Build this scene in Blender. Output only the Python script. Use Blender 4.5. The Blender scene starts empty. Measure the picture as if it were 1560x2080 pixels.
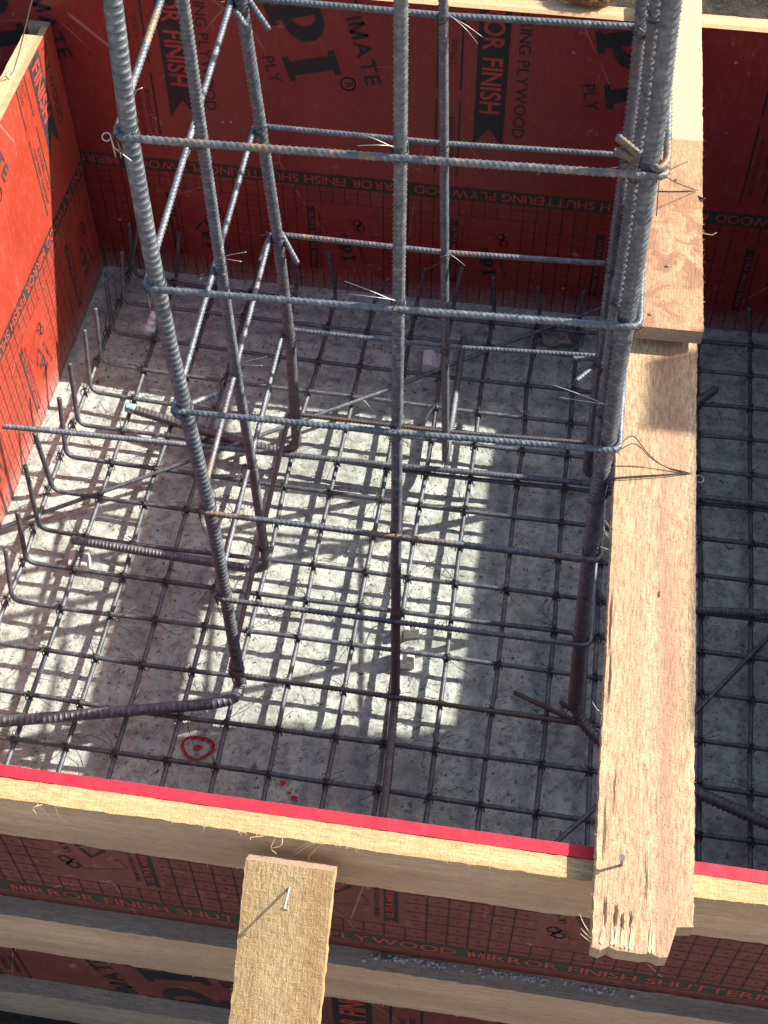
import bpy, bmesh, math, random
import numpy as np
from mathutils import Vector, Matrix, Quaternion, noise

S = bpy.context.scene
COL = S.collection
PI = math.pi
rad = math.radians

# ------------------------------------------------------------------ camera
CAM = np.array([1.2616, -1.4370, 3.0487])
RW = np.array([[0.988489, 0.151188, -0.005621],
               [0.117060, -0.787835, -0.604659],
               [-0.095846, 0.597041, -0.796465]])      # rows: right, down, forward
FPX = 2831.54                                          # focal length in pixels of a 1560 x 2080 picture
cd = bpy.data.cameras.new('camera')
cam = bpy.data.objects.new('camera', cd); COL.objects.link(cam)
cd.sensor_width = 36; cd.lens = 36 * FPX / 2080; cd.clip_start = .02; cd.clip_end = 400
cam.matrix_world = Matrix(((RW[0][0], -RW[1][0], -RW[2][0], CAM[0]),
                           (RW[0][1], -RW[1][1], -RW[2][1], CAM[1]),
                           (RW[0][2], -RW[1][2], -RW[2][2], CAM[2]), (0, 0, 0, 1)))
S.camera = cam

# ------------------------------------------------------------------ light
SUN = Vector((1.115, .49, 1.0)).normalized()            # towards the sun
W = bpy.data.worlds.new('World'); S.world = W; W.use_nodes = True
nt = W.node_tree; bg = nt.nodes['Background']
sky = nt.nodes.new('ShaderNodeTexSky'); sky.sky_type = 'NISHITA'; sky.sun_disc = False
sky.sun_elevation = math.asin(SUN.z); sky.sun_rotation = math.atan2(SUN.x, SUN.y)
sky.air_density = 1.0; sky.dust_density = 2.0; sky.ozone_density = .4
nt.links.new(sky.outputs[0], bg.inputs[0]); bg.inputs[1].default_value = .125
sl = bpy.data.lights.new('sun', 'SUN'); sl.energy = 5.0; sl.angle = rad(.53); sl.color = (1, .95, .86)
so = bpy.data.objects.new('sun', sl); COL.objects.link(so)
so.rotation_euler = SUN.to_track_quat('Z', 'Y').to_euler(); so.location = (5, 3, 6)
S.view_settings.view_transform = 'Standard'; S.view_settings.look = 'None'
S.view_settings.exposure = .82; S.view_settings.gamma = 1
S.cycles.max_bounces = 6

def ray(x, y): return RW.T @ np.array([(x - 780) / FPX, (y - 1040) / FPX, 1.])
def atz(x, y, z): d = ray(x, y); return tuple(CAM + d * (z - CAM[2]) / d[2])
def aty(x, y, Y): d = ray(x, y); return tuple(CAM + d * (Y - CAM[1]) / d[1])
def atx(x, y, X): d = ray(x, y); return tuple(CAM + d * (X - CAM[0]) / d[0])
def pix(p):
    q = RW @ (np.array(p) - CAM); return 780 + FPX * q[0] / q[2], 1040 + FPX * q[1] / q[2]
R = random.Random(7)

# ------------------------------------------------------------------ materials
class NT:
    def __init__(s, name):
        s.m = bpy.data.materials.new(name); s.m.use_nodes = True
        s.t = s.m.node_tree; s.b = s.t.nodes['Principled BSDF']; s.tc = None
    def n(s, typ, **kw):
        o = s.t.nodes.new(typ)
        for k, v in kw.items():
            if k in ('op',): o.operation = v
            elif hasattr(o, k) and not isinstance(k, int): setattr(o, k, v)
        return o
    def lk(s, a, b): s.t.links.new(a, b)
    def co(s, scale=(1, 1, 1), src='Object'):
        if s.tc is None: s.tc = s.t.nodes.new('ShaderNodeTexCoord')
        mp = s.t.nodes.new('ShaderNodeMapping'); mp.inputs['Scale'].default_value = scale
        s.lk(s.tc.outputs[src], mp.inputs[0]); return mp.outputs[0]
    def noise(s, vec, scale, detail=4, rough=.6, dist=0):
        o = s.t.nodes.new('ShaderNodeTexNoise'); o.inputs['Scale'].default_value = scale
        o.inputs['Detail'].default_value = detail; o.inputs['Roughness'].default_value = rough
        o.inputs['Distortion'].default_value = dist
        s.lk(vec, o.inputs['Vector']); return o.outputs['Fac']
    def ramp(s, fac, stops):
        o = s.t.nodes.new('ShaderNodeValToRGB'); e = o.color_ramp.elements
        while len(e) < len(stops): e.new(.5)
        for k, (p, c) in enumerate(stops):
            e[k].position = p
            e[k].color = (c, c, c, 1) if isinstance(c, (int, float)) else (*c, 1)
        s.lk(fac, o.inputs[0]); return o.outputs[0]
    def mix(s, fac, a, b, mode='MIX'):
        o = s.t.nodes.new('ShaderNodeMix'); o.data_type = 'RGBA'; o.blend_type = mode
        if isinstance(fac, (int, float)): o.inputs[0].default_value = fac
        else: s.lk(fac, o.inputs[0])
        for i, v in ((6, a), (7, b)):
            if isinstance(v, tuple): o.inputs[i].default_value = (*v, 1)
            else: s.lk(v, o.inputs[i])
        return o.outputs[2]
    def math(s, op, a, b=None, clamp=False):
        o = s.t.nodes.new('ShaderNodeMath'); o.operation = op; o.use_clamp = clamp
        for i, v in ((0, a), (1, b)):
            if v is None: continue
            if isinstance(v, (int, float)): o.inputs[i].default_value = v
            else: s.lk(v, o.inputs[i])
        return o.outputs[0]
    def xyz(s, vec):
        o = s.t.nodes.new('ShaderNodeSeparateXYZ'); s.lk(vec, o.inputs[0]); return o.outputs
    def bump(s, h, strength, dist=.002, prev=None):
        o = s.t.nodes.new('ShaderNodeBump'); o.inputs['Strength'].default_value = strength
        o.inputs['Distance'].default_value = dist; s.lk(h, o.inputs['Height'])
        if prev is not None: s.lk(prev, o.inputs['Normal'])
        return o.outputs[0]
    def out(s, col=None, rough=None, normal=None, metal=None, spec=None, coat=None):
        b = s.b
        for k, v in (('Base Color', col), ('Roughness', rough), ('Normal', normal), ('Metallic', metal),
                     ('Specular IOR Level', spec), ('Coat Weight', coat)):
            if v is None: continue
            if isinstance(v, tuple): b.inputs[k].default_value = (*v, 1)
            elif isinstance(v, (int, float)): b.inputs[k].default_value = v
            else: s.lk(v, b.inputs[k])
        return s.m

def steel(name, rust, dark=1.0, foot=None, rc=((.075, .045, .030), (.16, .10, .065), (.30, .19, .11))):
    t = NT(name); c = t.co(src='Generated' if False else 'Object')
    n1 = t.noise(c, 9, 5, .65); n2 = t.noise(c, 70, 4, .7); n3 = t.noise(c, 420, 2, .5)
    base = t.ramp(n2, [(.3, (.085 * dark, .099 * dark, .118 * dark)), (.55, (.175 * dark, .19 * dark, .205 * dark)), (.75, (.36 * dark, .37 * dark, .37 * dark))])
    rcol = t.ramp(n3, [(.3, rc[0]), (.6, rc[1]), (.8, rc[2])])
    comb = t.math('ADD', t.math('MULTIPLY', n1, .65), t.math('MULTIPLY', n2, .35))
    f = t.ramp(comb, [(max(.0, .62 - rust * .38), 0.0), (max(.02, .74 - rust * .38), 1.0)])
    f = t.math('MULTIPLY', f, min(1, .45 + rust))
    if foot:
        zz = t.math('ADD', t.xyz(c)[2], t.math('MULTIPLY', t.math('SUBTRACT', n1, .5), .9))
        f = t.math('ADD', f, t.math('MULTIPLY', t.ramp(zz, [(foot * .7, .38), (min(1, foot * 1.6), 0.)]), t.ramp(n2, [(.3, .5), (.6, 1.)])), True)
    col = t.mix(f, base, rcol)
    met = t.math('SUBTRACT', .55, t.math('MULTIPLY', f, .5))
    ro = t.math('ADD', .42, t.math('MULTIPLY', n2, .28))
    return t.out(col, ro, t.bump(n3, .35, .0006), met, .5)

def wood(name, light, deep, axis, stripe=None, grey=0., seed=0., fuzz=1., stains=0., wet=None, knots=0.):
    """rough sawn timber; axis = grain direction (0 x, 1 y, 2 z) in object space"""
    t = NT(name)
    g = [26, 26, 26]; g[axis] = 1.1
    c = t.co(tuple(g)); raw = t.co()
    a = t.n('ShaderNodeVectorMath'); a.operation = 'ADD'; a.inputs[1].default_value = (seed, seed * 2.3, seed * .7)
    t.lk(c, a.inputs[0]); c = a.outputs[0]
    grain = t.noise(c, 1.0, 6, .62, .8)
    g2 = [240, 240, 240]; g2[axis] = 38; fine = t.noise(t.co(tuple(g2)), 1., 3, .7)
    g3 = [30, 30, 30]; g3[axis] = 190; saw = t.noise(t.co(tuple(g3)), 1., 2, .6)
    speck = t.noise(raw, 330, 3, .75)
    blot = t.noise(raw, 5.5, 4, .55)
    col = t.ramp(grain, [(.3, deep), (.52, tuple((x + y) / 2 for x, y in zip(light, deep))), (.68, light)])
    if stripe:
        across, pos, width, scol = stripe
        x = t.xyz(raw)[across]
        x = t.math('ADD', x, t.math('MULTIPLY', t.math('SUBTRACT', t.noise(t.co((1, 1, 1)), 3, 3, .5), .5), .06))
        d = t.math('ABSOLUTE', t.math('SUBTRACT', x, pos))
        m = t.ramp(t.math('DIVIDE', d, width), [(0., 1.), (1., 0.)])
        m = t.math('MULTIPLY', m, t.ramp(grain, [(.25, 1.), (.75, .55)]))
        col = t.mix(m, col, scol)
    col = t.mix(t.ramp(fine, [(.36, .62 * fuzz), (.58, 0.)]), col, tuple(x * .5 for x in deep))
    col = t.mix(t.ramp(speck, [(.34, .7 * fuzz), (.48, 0.)]), col, tuple(x * .38 for x in deep))
    col = t.mix(t.ramp(blot, [(.35, .3), (.6, 0.)]), col, tuple(x * .72 for x in deep))
    if grey > 0:
        gm = t.ramp(t.noise(t.co((2.2, 2.2, 9) if axis != 2 else (9, 9, 2)), 2.2, 5, .7), [(.40 - grey * .2, grey), (.75, grey * .25)])
        col = t.mix(gm, col, (.19, .175, .155))
    if knots > 0:
        k3 = [26, 26, 26]; k3[axis] = 5.5
        v = t.n('ShaderNodeTexVoronoi'); v.inputs['Scale'].default_value = 1.; v.inputs['Randomness'].default_value = 1.
        dd = t.n('ShaderNodeVectorMath'); dd.operation = 'ADD'; t.lk(t.co(tuple(k3)), dd.inputs[0])
        ns = t.n('ShaderNodeTexNoise'); ns.inputs['Scale'].default_value = 22; t.lk(raw, ns.inputs['Vector'])
        sm = t.n('ShaderNodeVectorMath'); sm.operation = 'SCALE'; sm.inputs['Scale'].default_value = .5; t.lk(ns.outputs['Color'], sm.inputs[0]); t.lk(sm.outputs[0], dd.inputs[1])
        t.lk(dd.outputs[0], v.inputs['Vector'])
        cr = t.xyz(v.outputs['Color'])[0]
        km = t.math('MULTIPLY', t.ramp(v.outputs['Distance'], [(.10, 1.), (.21, 0.)]), t.ramp(cr, [(.78, 0.), (.80, 1.)]))
        col = t.mix(t.math('MULTIPLY', km, knots), col, (.10, .055, .035))
        band = t.noise(t.co(tuple(x * (.16 if q != axis else .35) for q, x in enumerate(g))), 1.6, 4, .6)
        col = t.mix(t.ramp(band, [(.52, 0.), (.66, .5 * knots)]), col, tuple(x * .5 for x in deep))
    if stains > 0:
        st = t.noise(raw, 17, 5, .62, .6)
        ym = t.xyz(raw)[1]
        st = t.ramp(st, [(.47, 0.), (.54, stains)])
        if wet: st = t.math('MULTIPLY', st, t.ramp(t.math('DIVIDE', t.math('ABSOLUTE', t.math('SUBTRACT', ym, wet[0])), wet[1]), [(0., 1.), (.7, .7), (1., 0.)]))
        col = t.mix(st, col, (.31, .155, .085))
        up_ = t.ramp(t.math('ADD', t.math('MULTIPLY', ym, 2.), .5), [(.50, 0.), (.512, .65)])
        col = t.mix(up_, col, (.76, .58, .36))
    h = t.math('ADD', t.math('MULTIPLY', fine, .8), t.math('ADD', t.math('MULTIPLY', speck, .8), t.math('MULTIPLY', saw, .5)))
    nb = t.bump(h, .8 * min(1, .4 + fuzz), .0026)
    nb = t.bump(grain, .35, .002, nb)
    return t.out(col, .85, nb, 0, .25)

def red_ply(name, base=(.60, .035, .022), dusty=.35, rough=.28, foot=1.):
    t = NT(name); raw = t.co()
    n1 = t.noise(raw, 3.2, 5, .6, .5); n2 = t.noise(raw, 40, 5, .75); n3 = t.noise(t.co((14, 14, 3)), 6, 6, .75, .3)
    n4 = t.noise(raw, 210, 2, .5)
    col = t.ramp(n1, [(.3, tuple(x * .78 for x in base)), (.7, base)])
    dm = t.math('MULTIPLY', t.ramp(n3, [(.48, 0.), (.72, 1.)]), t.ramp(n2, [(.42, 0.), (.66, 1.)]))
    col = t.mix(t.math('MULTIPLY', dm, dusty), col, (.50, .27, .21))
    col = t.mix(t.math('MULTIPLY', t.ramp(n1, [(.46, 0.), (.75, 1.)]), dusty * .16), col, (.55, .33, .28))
    # fine scratches
    v = t.n('ShaderNodeTexVoronoi'); v.feature = 'DISTANCE_TO_EDGE'; v.inputs['Scale'].default_value = 2.1
    ds = t.n('ShaderNodeVectorMath'); ds.operation = 'MULTIPLY'; ds.inputs[1].default_value = (1.3, 3.1, .8); t.lk(raw, ds.inputs[0]); t.lk(ds.outputs[0], v.inputs['Vector'])
    sc = t.math('MULTIPLY', t.ramp(v.outputs['Distance'], [(0., 1.), (.0022, 0.)]), t.ramp(t.noise(raw, 5, 2, .5), [(.5, 0.), (.6, .5)]))
    col = t.mix(t.math('MULTIPLY', sc, .7), col, (.75, .5, .42))
    zz = t.xyz(raw)[2]
    sp = t.math('MULTIPLY', t.ramp(t.noise(raw, 23, 5, .8), [(.60, 0.), (.68, 1.)]), t.ramp(n1, [(.42, 0.), (.6, 1.)]))
    col = t.mix(t.math('MULTIPLY', sp, .5), col, (.42, .36, .32))
    ft = t.math('ADD', zz, t.math('MULTIPLY', t.math('SUBTRACT', n3, .5), .22))
    col = t.mix(t.ramp(ft, [(.0, .55 * foot), (.085, 0.)]), col, (.36, .31, .28))
    ro = t.math('ADD', rough, t.math('MULTIPLY', n2, .25), True)
    nb = t.bump(n1, .25, .01); nb = t.bump(n4, .10, .0006, nb)
    return t.out(col, ro, nb, 0, .5)

def plain(name, col, rough=.7, metal=0., bump=0., scale=120, var=.25, spec=.4):
    t = NT(name); raw = t.co(); n = t.noise(raw, scale, 4, .65)
    c = t.ramp(n, [(.3, tuple(x * (1 - var) for x in col)), (.7, tuple(min(1, x * (1 + var)) for x in col))])
    return t.out(c, rough, t.bump(n, bump, .002) if bump else None, metal, spec)

def concrete():
    t = NT('blinding_concrete'); raw = t.co()
    n1 = t.noise(raw, 3.5, 6, .62, .4); n2 = t.noise(raw, 28, 6, .72); n3 = t.noise(raw, 62, 5, .80, .6); n4 = t.noise(raw, 12, 4, .6)
    col = t.ramp(n1, [(.28, (.33, .365, .33)), (.45, (.52, .56, .50)), (.60, (.58, .615, .545)), (.75, (.70, .73, .65))])
    col = t.mix(t.ramp(n2, [(.40, .7), (.56, 0.)]), col, (.25, .24, .205))
    col = t.mix(t.ramp(n4, [(.56, 0.), (.74, .5)]), col, (.66, .635, .59))
    pits = t.ramp(n3, [(.37, 1.), (.43, 0.)])
    col = t.mix(pits, col, (.07, .066, .055))
    p2 = t.ramp(t.noise(raw, 27, 6, .82, .8), [(.36, .8), (.41, 0.)])
    col = t.mix(p2, col, (.11, .105, .088))
    v = t.n('ShaderNodeTexVoronoi'); v.inputs['Scale'].default_value = 75; t.lk(raw, v.inputs['Vector'])
    ag = t.math('MULTIPLY', t.ramp(v.outputs['Distance'], [(.16, 1.), (.3, 0.)]), t.ramp(t.noise(raw, 9, 3, .6), [(.5, 0.), (.62, .55)]))
    col = t.mix(ag, col, (.62, .60, .56))
    st = t.noise(raw, 1.7, 5, .68, 1.2)
    col = t.mix(t.ramp(st, [(.53, 0.), (.66, .45)]), col, (.26, .27, .235))
    tr = t.noise(t.co((2.5, 30, 1)), 1., 4, .6, .5)
    col = t.mix(t.ramp(tr, [(.60, 0.), (.72, .35)]), col, (.70, .69, .62))
    h = t.math('ADD', t.math('MULTIPLY', n2, .6), t.math('MULTIPLY', n3, .5))
    nb = t.bump(h, .85, .010)
    return t.out(col, .88, nb, 0, .3)

def soil(name='soil'):
    t = NT(name); raw = t.co(); n1 = t.noise(raw, 9, 7, .7); n2 = t.noise(raw, 60, 5, .8)
    col = t.ramp(n1, [(.3, (.035, .028, .02)), (.55, (.10, .08, .06)), (.75, (.19, .165, .13))])
    col = t.mix(t.ramp(n2, [(.56, 0.), (.7, .6)]), col, (.24, .21, .17))
    return t.out(col, .95, t.bump(t.math('ADD', n1, n2), 1., .02), 0, .2)

M_ = dict(
    steel=steel('mill_scale_steel', .12), steel2=steel('weathered_steel', .22), steel3=steel('rusted_steel', .5, .85),
    steelm=steel('dark_mat_steel', .14, .78), steelo=steel('orange_flecked_steel', .34, 1., None, ((.16, .08, .04), (.42, .22, .08), (.60, .36, .12))),
    steelf=steel('rusty_footed_steel', .15, 1., .42), wire=plain('binding_wire', (.07, .065, .065), .5, .5), wirel=plain('galvanised_wire', (.45, .44, .42), .4, .5),
    red=red_ply('red_film_ply', (.25, .020, .016), .2, .24), redl=red_ply('dusty_sunlit_film_ply', (.47, .052, .024), .4, .34),  # base reds split by light: darker on shaded panels, lighter on the sunlit one
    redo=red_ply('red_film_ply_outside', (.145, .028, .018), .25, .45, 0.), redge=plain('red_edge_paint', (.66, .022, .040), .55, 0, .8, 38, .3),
    edge=wood('ply_edge', (.72, .52, .30), (.50, .31, .16), 0, fuzz=.5),
    black=plain('black_print', (.018, .017, .019), .45, 0, .1), green=plain('olive_black_print', (.030, .032, .024), .5),
    blackw=plain('worn_black_print', (.05, .045, .04), .6, 0, .1, 40, .6),
    printred=plain('red_print', (.36, .045, .032), .45), printredl=plain('red_print_bright', (.62, .07, .045), .5),
    conc=concrete(), soil=soil(),
    block=plain('spacer_concrete', (.62, .60, .56), .8, 0, .5, 70, .15), foam=plain('white_plastic', (.70, .80, .83), .5, 0, .2, 40, .06),
    paint=plain('red_spray_paint', (.45, .012, .02), .6, 0, .4, 90, .4), blue=plain('light_blue_paint', (.30, .62, .66), .6, 0, .3, 90, .3),
    nail=plain('nail_steel', (.30, .30, .30), .45, .7, .3, 200, .4), fibre=plain('coir_fibre', (.22, .11, .05), .9, 0, 1., 160, .6),
    splinter=plain('wood_splinter', (.74, .56, .34), .8), grout=plain('cement_crumb', (.36, .35, .33), .9, 0, .8, 90, .5),
    blocker=plain('blocker_grey', (.30, .28, .26), .9, 0, .6, 40, .3), leaf=plain('dry_paper', (.30, .25, .20), .8, 0, .6, 30, .4),
)
YEL, TAN, PINK = (.80, .62, .36), (.58, .40, .20), (.56, .30, .19)
M_['plank'] = wood('plank_wood', (.78, .55, .33), (.60, .37, .21), 1, (0, .026, .032, (.53, .26, .18)), seed=3, fuzz=1.25)
M_['plank2'] = wood('upper_plank_wood', (.72, .47, .27), (.58, .32, .17), 1, (0, -.035, .03, (.55, .27, .18)), seed=9, fuzz=1.15, stains=.8, wet=(-.40, .33))
M_['plankend'] = wood('plank_end_grain', (.56, .40, .27), (.40, .27, .18), 0, seed=5, fuzz=.5)
M_['beam'] = wood('beam_wood', (.74, .55, .28), (.56, .36, .16), 0, seed=1, fuzz=.9)
M_['beamface'] = wood('planed_beam_face', (.72, .50, .33), (.48, .31, .20), 0, seed=2, fuzz=.55, grey=.10, knots=.9)
M_['beamgrey'] = wood('weathered_beam_wood', (.62, .48, .34), (.40, .29, .20), 0, seed=6, fuzz=.9, grey=.38, knots=.7)
M_['brace'] = wood('brace_wood', (.76, .54, .27), (.58, .36, .16), 1, (0, .05, .03, (.60, .36, .16)), seed=12, fuzz=.9)
M_['bwood'] = wood('back_beam_wood', (.80, .58, .33), (.60, .38, .19), 0, seed=4, fuzz=.5)
M_['lwood'] = wood('side_beam_wood', (.82, .62, .36), (.60, .42, .22), 1, seed=8, fuzz=.6)

# ------------------------------------------------------------------ object helpers
FINE = ('frayed_fibres', 'torn_slivers', 'torn_splinters', 'split')
def mk(name, verts, faces, mats, parent=None, smooth=False, mi=None, loc=None, **props):
    me = bpy.data.meshes.new(name)
    if isinstance(verts, np.ndarray) and isinstance(faces, np.ndarray):
        me.vertices.add(len(verts)); me.vertices.foreach_set('co', verts.astype(np.float32).ravel())
        k = faces.shape[1]; me.loops.add(faces.size); me.loops.foreach_set('vertex_index', faces.ravel().astype(np.int32))
        me.polygons.add(len(faces)); me.polygons.foreach_set('loop_start', np.arange(0, faces.size, k, dtype=np.int32))
        me.update(calc_edges=True)
    else:
        me.from_pydata([tuple(v) for v in verts], [], [tuple(f) for f in faces])
    for m in (mats if isinstance(mats, (list, tuple)) else [mats]): me.materials.append(m)
    if mi is not None: me.polygons.foreach_set('material_index', np.array(mi, dtype=np.int32))
    if smooth: me.polygons.foreach_set('use_smooth', np.ones(len(me.polygons), dtype=bool))
    me.update()
    o = bpy.data.objects.new(name, me); COL.objects.link(o)
    if parent is not None: o.parent = parent
    if loc is not None: o.location = loc
    for k, v in props.items(): o[k] = v
    if name in FINE: o['kind'] = 'stuff'
    return o
def tag(o, label, category, group=None):
    o['label'] = label; o['category'] = category
    if group: o['group'] = group
    return o
def struct(o): o['kind'] = 'structure'; return o
def empty(name, loc=(0, 0, 0), rot=(0, 0, 0)):
    o = bpy.data.objects.new(name, None); COL.objects.link(o); o.location = loc; o.rotation_euler = rot
    o.empty_display_size = .05; return o

class Geo:
    def __init__(s): s.v = []; s.f = []; s.m = []; s.n = 0
    def add(s, v, f, m=0):
        v = np.asarray(v, float); s.v.append(v); s.f += [tuple(int(i) + s.n for i in q) for q in f]; s.m += [m] * len(f); s.n += len(v)
    def build(s, name, mats, parent=None, smooth=False, loc=None):
        return mk(name, np.concatenate(s.v).tolist(), s.f, mats, parent, smooth, s.m, loc)

def smooth_path(pts, bend=.03, step=.01):
    """round the corners of a polyline with quadratic fillets and resample it"""
    P = [np.array(p, float) for p in pts]; out = [P[0]]
    for i in range(1, len(P) - 1):
        a, b, c = P[i - 1], P[i], P[i + 1]
        u = a - b; w = c - b; lu = np.linalg.norm(u); lw = np.linalg.norm(w)
        ang = np.dot(u, w) / (lu * lw + 1e-12)
        if ang < -.9995: out.append(b); continue
        t = min(bend, lu * .48, lw * .48)
        A = b + u / lu * t; B = b + w / lw * t
        for k in range(7):
            q = k / 6.; out.append((1 - q) ** 2 * A + 2 * q * (1 - q) * b + q * q * B)
    out.append(P[-1]); out = np.array(out)
    d = np.r_[0, np.cumsum(np.linalg.norm(np.diff(out, axis=0), axis=1))]
    n = max(2, int(round(d[-1] / step)) + 1); s = np.linspace(0, d[-1], n)
    return np.stack([np.interp(s, d, out[:, k]) for k in range(3)], 1), s

def frames(P):
    T = np.gradient(P, axis=0); T /= np.linalg.norm(T, axis=1)[:, None] + 1e-12
    ref = np.array([0, 0, 1.]) if abs(T[0][2]) < .8 else np.array([1., 0, 0])
    N = np.zeros_like(P); n = np.cross(np.cross(T[0], ref), T[0]); n /= np.linalg.norm(n); N[0] = n
    for i in range(1, len(P)):
        n = n - T[i] * np.dot(n, T[i]); n /= np.linalg.norm(n) + 1e-12; N[i] = n
    return T, N, np.cross(T, N)

def rebar_mesh(pts, r, pitch, bend=.03, seg=12, phase=0., roll=0., ribh=.115, slant=.8, sub=5, sharp=2.2):
    """deformed bar: two rows of slanted crescent ribs and two long ridges, real geometry"""
    P, s = smooth_path(pts, bend, pitch / sub)
    T, N, B = frames(P); th = np.arange(seg) / seg * 2 * PI
    side = np.sin(th); h = np.abs(np.sin(th)) ** .9
    ph = (s[:, None] / pitch + phase + slant * np.cos(th)[None, :] * np.where(side >= 0, .5, -.5)[None, :] * 1.1)
    w = np.maximum(0, np.cos(2 * PI * ph)) ** sharp
    ridge = np.exp(-(np.minimum(np.abs(th), np.abs(th - PI)) / .26) ** 2) + np.exp(-(np.abs(th - 2 * PI) / .26) ** 2)
    rr = r * (.955 + ribh * 1.6 * w * h[None, :] + ribh * 1.15 * ridge[None, :])
    c = np.cos(th + roll); n = np.sin(th + roll)
    V = P[:, None, :] + rr[:, :, None] * (c[None, :, None] * N[:, None, :] + n[None, :, None] * B[:, None, :])
    k = len(P); V = V.reshape(-1, 3)
    i = np.arange(k - 1)[:, None] * seg; j = np.arange(seg)[None, :]; j2 = (j + 1) % seg
    F = np.stack([i + j, i + j2, i + seg + j2, i + seg + j], -1).reshape(-1, 4)
    # flat cut ends as a fan of quads
    ca = len(V); V = np.concatenate([V, P[:1], P[-1:]]); cap = []
    for a in range(0, seg, 2):
        cap.append((ca, (a + 2) % seg, a + 1, a)); o = (k - 1) * seg
        cap.append((ca + 1, o + a, o + a + 1, o + (a + 2) % seg))
    return V, np.concatenate([F, np.array(cap)])

def rebar(name, pts, r, pitch, mat, parent=None, **kw):
    V, F = rebar_mesh(pts, r, pitch, **kw)
    if parent is None:
        c = V[:, :].min(0); c = np.array([pts[0][0], pts[0][1], pts[0][2]]); V = V - c
        return mk(name, V, F, mat, None, True, loc=tuple(c))
    return mk(name, V, F, mat, parent, True)

def tube(G, pts, r, seg=6, mat=0, step=None, bend=.01, taper=0):
    P, s = smooth_path(pts, bend, step or max(.003, r * 2)); T, N, B = frames(P)
    th = np.arange(seg) / seg * 2 * PI
    rr = r * (1 - taper * s / max(s[-1], 1e-9)); rr = np.maximum(rr, r * .08)
    V = P[:, None, :] + rr[:, None, None] * (np.cos(th)[None, :, None] * N[:, None, :] + np.sin(th)[None, :, None] * B[:, None, :])
    V = V.reshape(-1, 3); F = []
    for i in range(len(P) - 1):
        for j in range(seg):
            j2 = (j + 1) % seg; F.append((i * seg + j, i * seg + j2, (i + 1) * seg + j2, (i + 1) * seg + j))
    F.append(tuple(reversed(range(seg)))); F.append(tuple((len(P) - 1) * seg + j for j in range(seg)))
    G.add(V, F, mat)

def nz(p, sc, seed=0.): return noise.noise(Vector((p[0] * sc + seed, p[1] * sc + seed * 1.7, p[2] * sc - seed)))

def timber(name, size, mats, axis=0, parent=None, rough=.0012, endf=None, seed=0., face_mats=None, loc=None, rot=None, nl=None, skew=0):
    """rough sawn timber: size (sx,sy,sz) centred at the origin, axis = length; endf(side, u)-> extra length at an end"""
    L = size[axis]; oth = [a for a in range(3) if a != axis]
    nl = nl or max(8, int(L / .012)); na, nb = max(3, int(size[oth[0]] / .012)), max(2, int(size[oth[1]] / .012))
    # closed ring around the section with crisp corners
    ring = []
    a0, b0 = size[oth[0]] / 2, size[oth[1]] / 2
    for k in range(na): ring.append((-a0 + 2 * a0 * k / na, -b0, 0))
    for k in range(nb): ring.append((a0, -b0 + 2 * b0 * k / nb, 1))
    for k in range(na): ring.append((a0 - 2 * a0 * k / na, b0, 2))
    for k in range(nb): ring.append((-a0, b0 - 2 * b0 * k / nb, 3))
    n = len(ring); V = []; F = []; mi = []
    for i in range(nl + 1):
        u = i / nl
        for (a, b, sd) in ring:
            l = -L / 2 + L * u
            if endf:
                if u > .5: l += endf(1, a, b) * ((u - .5) * 2) ** 6
                else: l -= endf(0, a, b) * ((.5 - u) * 2) ** 6
            p = [0, 0, 0]; p[axis] = l; p[oth[0]] = a; p[oth[1]] = b
            e = 1.7 if (abs(abs(a) - a0) < 1e-6 and abs(abs(b) - b0) < 1e-6) else 1.
            d1 = nz(p, 7, seed) * rough * .9 + nz(p, 60, seed) * rough * .35 * e + nz(p, 190, seed) * rough * .45 * e
            d2 = nz(p, 8, seed + 9) * rough * .6 + nz(p, 60, seed + 5) * rough * .25 * e + nz(p, 190, seed + 5) * rough * .35 * e
            p[oth[0]] += d1 * (1.6 if sd in (1, 3) or e > 1 else .3); p[oth[1]] += d2 * (1. if sd in (0, 2) or e > 1 else .3)
            V.append(p)
    fm = face_mats or (0, 0, 0, 0, 0)
    for i in range(nl):
        for j in range(n):
            j2 = (j + 1) % n; F.append((i * n + j, (i + 1) * n + j, (i + 1) * n + j2, i * n + j2)); mi.append(fm[ring[j][2]])
    # end caps as strips across
    for e, o in ((0, 0), (1, nl * n)):
        lo = [o + k for k in range(na)] + [o + na]
        hi = [o + (2 * na + nb - k) % n for k in range(na + 1)]
        # interior grid omitted: bridge with quads
        for k in range(na):
            q = (lo[k], lo[k + 1], hi[k + 1], hi[k]); F.append(q if e == 0 else q[::-1]); mi.append(fm[4])
    o = mk(name, V, F, mats, parent, False, mi)
    if loc is not None: o.location = loc
    if rot is not None: o.rotation_euler = rot
    bm = bmesh.new(); bm.from_mesh(o.data); bmesh.ops.recalc_face_normals(bm, faces=bm.faces); bm.to_mesh(o.data); bm.free()
    return o

def splinters(G, a, b, n, out, ln=(.004, .016), r=.0005, rnd=None, mat=0):
    n = max(1, int(n * .45)); ln = (ln[0] * .7, ln[1] * .75)
    rnd = rnd or R; a = np.array(a, float); b = np.array(b, float); out = np.array(out, float)
    for _ in range(n):
        p = a + (b - a) * rnd.random(); d = out + np.array([rnd.uniform(-.8, .8) for _ in range(3)]); d /= np.linalg.norm(d)
        l = rnd.uniform(*ln); q = p + d * l * .5 + np.array([rnd.uniform(-.2, .2) for _ in range(3)]) * l
        w = q + (d + np.array([rnd.uniform(-.6, .6) for _ in range(3)])) * l * .5
        tube(G, [p, q, w], r * rnd.uniform(.6, 1.4), 3, mat, step=l / 4, bend=l * .3, taper=.9)

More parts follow.
